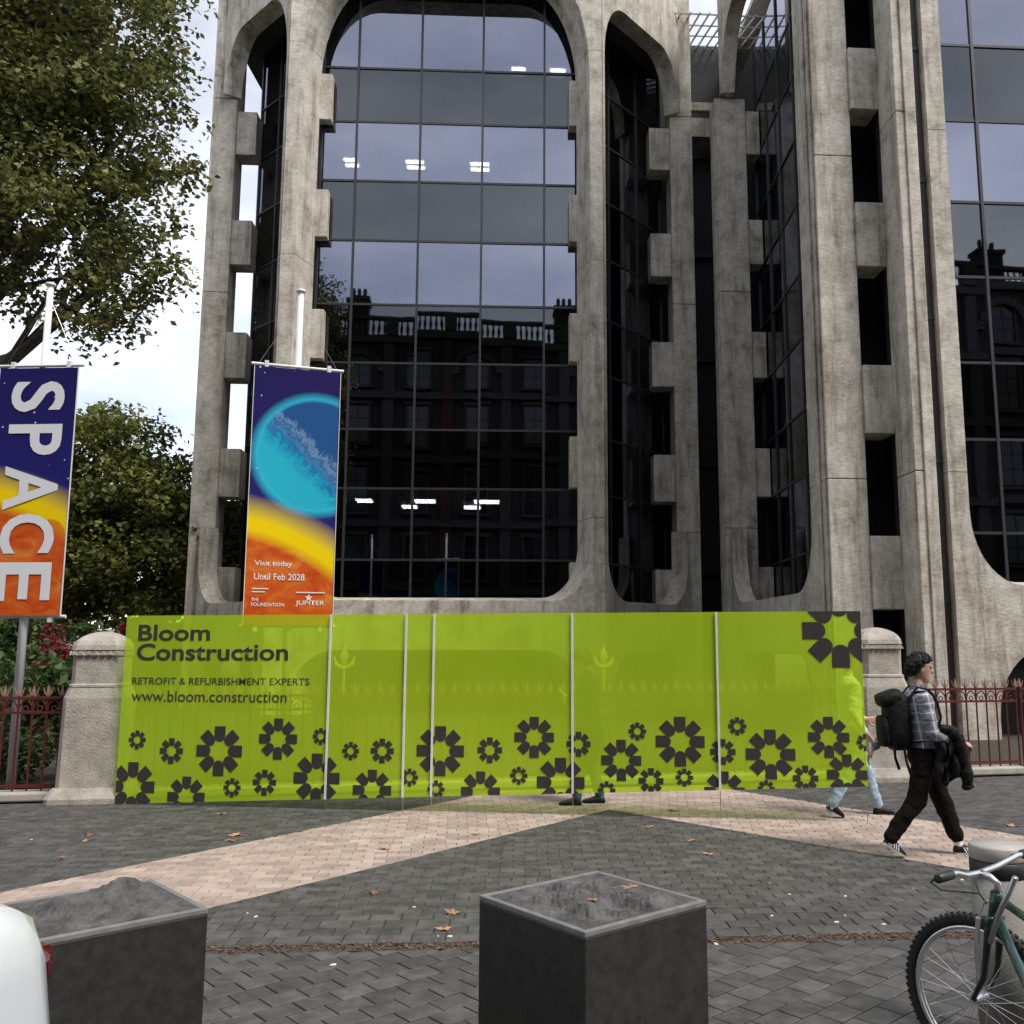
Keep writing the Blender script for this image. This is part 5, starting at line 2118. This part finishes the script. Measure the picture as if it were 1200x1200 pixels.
def crown_points(lobes, n, clump, rnd, shell=.55):
    """leaf positions in clumps that sit towards the outside of each lobe"""
    out = []
    vol = np.array([l[3] * l[4] * l[5] for l in lobes]) ** .75
    vol = vol / vol.sum()
    for l, f_ in zip(lobes, vol):
        k = int(n * f_)
        nc = max(3, k // 70)
        d = rnd.normal(0, 1, (nc, 3))
        d /= np.linalg.norm(d, axis=1)[:, None]
        r_ = rnd.uniform(shell, 1.06, nc) ** .8
        cc = np.array(l[:3]) + d * r_[:, None] * np.array(l[3:6])
        w_ = rnd.integers(0, nc, k)
        g = np.clip(rnd.normal(0, 1, (k, 3)), -1.7, 1.7) * np.array([1, 1, .62]) * clump * rnd.uniform(.6, 1.3, (nc, 1))[w_]
        out.append(cc[w_] + g)
    return np.concatenate(out)


def tree(name, label, base, trunk_h, r0, lobes, n, size, mat, clump, seed, group=None, bark=True):
    rnd = np.random.default_rng(seed)
    t = thing(name, label, 'tree', base, 0, group)
    m = MB()
    top = Vector((rnd.uniform(-.3, .3), rnd.uniform(-.3, .3), trunk_h))
    m.tube([(0, 0, -.05), (0, 0, .3), tuple(top * .5), tuple(top)], [r0 * 1.35, r0 * 1.05, r0 * .9, r0 * .75], 14)
    tr_ = m.build('trunk', M['bark'], t, True)
    for l in lobes:
        c = Vector(l[:3])
        m = MB()
        mid = top.lerp(c, .5) + Vector((rnd.uniform(-.4, .4), rnd.uniform(-.4, .4), -.1 * (c - top).length))
        m.tube([top - Vector((0, 0, .3)), mid, c], [r0 * .5, r0 * .3, r0 * .1], 8)
        for _ in range(5):
            e = c + Vector(rnd.normal(0, .45, 3)) * Vector(l[3:6]).length * .6
            m.tube([mid.lerp(c, rnd.uniform(.2, .9)), (mid.lerp(c, .8) + e) / 2 + Vector((0, 0, .15)), e], [r0 * .16, r0 * .09, r0 * .02], 5)
        m.build('limb', M['bark'], tr_, True)
    p = crown_points(lobes, n, clump, rnd)
    leaf_mesh('crown', p, size, mat, t, rnd=rnd)
    return t


# big plane tree whose branches hang in from the left
tree('plane_tree', 'large plane tree with hanging leafy branches above the SPACE banner', (-13.0, 17.2, 0), 6.5, .42,
     [(1.2, -.4, 12.4, 2.6, 2.4, 2.6), (3.2, -.4, 14.4, 2.5, 2.4, 2.1), (3.0, .0, 11.2, 2.6, 2.2, 2.0), (2.9, -.3, 9.8, 2.2, 2.0, 1.3), (4.1, -.6, 8.1, 1.2, 1.2, .7), (4.9, -.4, 9.0, .9, 1.1, .7),
      (-2.5, .5, 11, 3.5, 3, 3), (-1, 1.5, 15, 4, 3.5, 2.6), (4.7, -.2, 12.0, 1.1, 1.4, 1.5), (2.2, -.8, 15.5, 2.9, 2.5, 2.0)], 98000, .135, M['leaf_plane'], .27, 11)
# trees beyond the garden
tree('garden_tree', 'yellow-green tree rising between the SPACE banner and the concrete block', (-12.6, 29.5, 0), 3.5, .3,
     [(-.3, 0, 5.0, 2.8, 2.5, 2.4), (.6, .5, 6.2, 1.8, 2.0, 1.6), (-1.9, 0, 7.6, 2.0, 2.2, 1.9), (2.0, 1, 4.0, 2.0, 2.2, 1.8), (-3.5, 0, 4.6, 2.6, 2.4, 2.2)], 30000, .2, M['leaf_far'], .36, 12,
     'trees beyond the garden')
tree('garden_tree', 'dark leafy tree standing behind the SPACE banner pole', (-18.3, 31, 0), 3.5, .3,
     [(0, 0, 5.4, 3.6, 3, 2.8), (-2, .5, 6.6, 3.2, 2.6, 2.2), (2.0, 0, 7.6, 2.2, 2.4, 2.0), (2.6, -.5, 4.6, 2.2, 2.2, 1.7)], 24000, .22, M['leaf_far'], .4, 13, 'trees beyond the garden')
tree('garden_tree', 'tree seen through the openings of the outermost concrete column', (-11.6, 41, 0), 4, .3,
     [(0, 0, 5.2, 3.2, 3, 2.7), (2.5, .5, 5.2, 2.4, 2.6, 2.4), (-2.5, .5, 5.8, 2.6, 2.6, 2.5), (3.4, 0, 4.0, 2.4, 2.4, 2.2)], 15000, .3, M['leaf_far'], .5, 14, 'trees beyond the garden')
tree('garden_tree', 'distant tree closing the street behind the vans', (-27, 52, 0), 4, .3,
     [(0, 0, 6.2, 5.2, 4, 4.2), (6, 0, 6, 4.6, 4, 4), (-6, 1, 7, 5, 4, 5), (11, 2, 5.5, 4, 4, 3.8)], 14000, .45, M['leaf_far'], .7, 15, 'trees beyond the garden')
for k, (x, y) in enumerate(((-31, 33), (-42, 40), (-36, 24))):  # out of view, added so the left splayed glass mirrors foliage, not sky
    tree('square_tree', 'tall tree of the square, %s' % ('first beyond the plane tree', 'behind the other tall trees', 'standing nearest the road')[k], (x, y, 0), 9, .45,
         [(0, 0, 12, 5, 5, 5), (1, 0, 18, 4.6, 4.6, 5), (-2, 1, 22, 4, 4, 4), (2, -1, 7, 4, 4, 4)], 9000, .55, M['leaf_far'], .8, 50 + k, 'tall trees of the square')
# street tree on the far side, seen only as a reflection
tree('street_tree', 'street tree across the road, mirrored in the glass beside the column', (-16.5, -8.5, 0), 8, .35,
     [(0, 0, 17, 3.6, 3.0, 4.6), (1.5, 0, 13, 3, 2.6, 3), (-2, 0, 14, 3, 2.6, 3.5)], 12000, .34, M['leaf_plane'], .5, 16)


def shrub(label, x, y, r_, h, n, size, mat, seed, name='shrub'):
    rnd = np.random.default_rng(seed)
    t = thing(name, label, 'shrub', (x, y, -.012), 0, 'shrubs behind the railing')
    p = crown_points([(0, 0, h * .5, r_, r_, h * .5), (r_ * .4, 0, h * .75, r_ * .6, r_ * .6, h * .32)], n, .13, rnd, .3)
    p = p[p[:, 2] > .03]
    leaf_mesh('foliage', p, size, mat, t, rnd=rnd, asp=.5)
    m = MB()
    for _ in range(7):
        e = Vector((rnd.uniform(-r_, r_) * .7, rnd.uniform(-r_, r_) * .7, h * rnd.uniform(.5, .9)))
        m.tube([(0, 0, 0), tuple(e * .5 + Vector((0, 0, .1))), tuple(e)], [.02, .014, .006], 5)
    m.build('stems', M['bark'], t)
    return t


shrub('bushy dark green shrub behind the railing at the flag pole foot', -7.6, 13.0, .9, 1.5, 2600, .10, M['leaf_shrub'], 31)
shrub('light green feathery shrub leaning behind the left stone pillar', -6.35, 12.7, .55, 1.75, 1500, .16, M['leaf_shrub'], 32)
shrub('red-leaved shrub among the green shrubs', -8.3, 15.2, .55, 2.15, 900, .12, M['leaf_red'], 33)
shrub('tall green shrub behind the white flag pole', -9.6, 15.5, 1.3, 2.4, 3000, .14, M['leaf_shrub'], 34)
shrub('low green shrub growing at the railing plinth', -6.9, 12.2, .45, .8, 900, .09, M['leaf_shrub'], 35)
shrub('broad dark shrub under the garden trees', -10.6, 20.0, 2.0, 2.2, 4200, .16, M['leaf_shrub'], 36)
shrub('dark shrub beside the concrete block behind the hoarding', -13.9, 24.0, 2.2, 2.5, 4200, .18, M['leaf_shrub'], 37)

# ------------------------------------------------------------------ fallen leaves and litter
lm = MB()
pts = []
for k in range(14):
    a = 2 * math.pi * k / 14
    rr_ = .055 * (1.0 if k % 2 == 0 else .52) * (1.25 if k in (0, 2, 12) else 1)
    pts.append((rr_ * math.cos(a), rr_ * math.sin(a), .007 + .006 * math.sin(3 * a) + (.004 if k % 2 == 0 else 0)))
lm.add(pts + [(0, 0, .004)], [(k, (k + 1) % 14, 14) for k in range(14)])
lm.tube([(-.02, 0, .006), (-.07, .01, .01), (-.11, .015, .006)], .002, 4)
lm = lm.mesh('fallen_leaf')
lm.materials.append(M['dead_leaf'])
LP = [(-4.21, 8.25), (-4.37, 8.94), (-4.46, 9.2), (-3.02, 8.94), (-3.07, 9.18), (-.72, 6.6), (-.8, 9.22), (1.25, 10.5), (1.29, 8.38), (-.73, 6.24), (4.52, 9.64), (-1.35, 7.12), (1.21, 8.94),
      (-1.55, 8.6), (.9, 9.6), (-3.6, 10.3)]
for i, (x, y) in enumerate(LP):
    l_ = link('fallen_leaf', lm, None)
    l_.location = (x, y, .003)
    l_.rotation_euler = (0, 0, random.uniform(0, 6.28))
    s = random.uniform(.7, 1.35)
    l_.scale = (s, s, s)
    zone = [nm for nm, z_ in (('pink band', Z_bl), ('pink band', Z_br), ('dark triangle between the pink bands', Z_tri), ('dark paving by the left stone pillar', Z_dl),
                              ('dark paving in front of the right railing', Z_dr), ('dark courses along the drain', Z_rows))
            if all((b_[0] - a_[0]) * (y - a_[1]) - (b_[1] - a_[1]) * (x - a_[0]) >= 0 for a_, b_ in zip(z_, z_[1:] + z_[:1]))]
    zone = zone[0] if zone else 'dark paving'
    tag(l_, 'dry brown leaf lying on the ' + zone, 'leaf', 'fallen leaves on the ' + zone)
for x, y, a, sz, wd in ((.26, 3.62, .4, .6, 'larger'), (.12, 3.45, 2, .38, 'smaller')):
    l_ = link('fallen_leaf', lm, None)
    l_.location = (x, y, .905)
    l_.scale = (sz, sz, sz)
    l_.rotation_euler = (0, 0, a)
    tag(l_, wd + ' dry brown leaf lying on top of the granite block', 'leaf', 'fallen leaves on the granite block')
sm_ = MB()
sm_.rings([[(-.02, -.012, 0), (.018, -.015, 0), (.024, .01, 0), (-.01, .016, 0)], [(-.016, -.01, .011), (.015, -.012, .007), (.02, .008, .012), (-.009, .013, .008)]])
sm_ = sm_.mesh('litter_scrap')
sm_.materials.append(M['litter'])
for x, y in [(1.81, 6.4), (1.91, 6.54), (2.1, 6.35), (1.42, 6.54), (-2.1, 6.6), (-2.02, 6.52), (2.63, 7.24), (1.67, 7.08), (2.06, 7.03), (-1.28, 5.58), (-.75, 6.1), (-.68, 6.1), (.95, 5.95),
             (-1.0, 6.75), (-4.9, 9.0), (1.6, 7.4), (-.32, 4.85), (3.1, 7.5)]:
    l_ = link('litter_scrap', sm_, None)
    q_ = random.uniform(.35, .8)
    l_.scale = (q_ * random.uniform(.7, 1.5), q_, .45)
    l_.location = (x, y, .004)
    l_.rotation_euler = (0, 0, random.uniform(0, 6.28))
    near_ = abs(y - YD0 - yd(x)) < .4
    tag(l_, 'small pale scrap of litter %s' % ('beside the leaf-filled drain' if near_ else 'on the dark paving away from the drain'), 'litter',
        'litter scraps beside the drain' if near_ else 'litter scraps away from the drain')
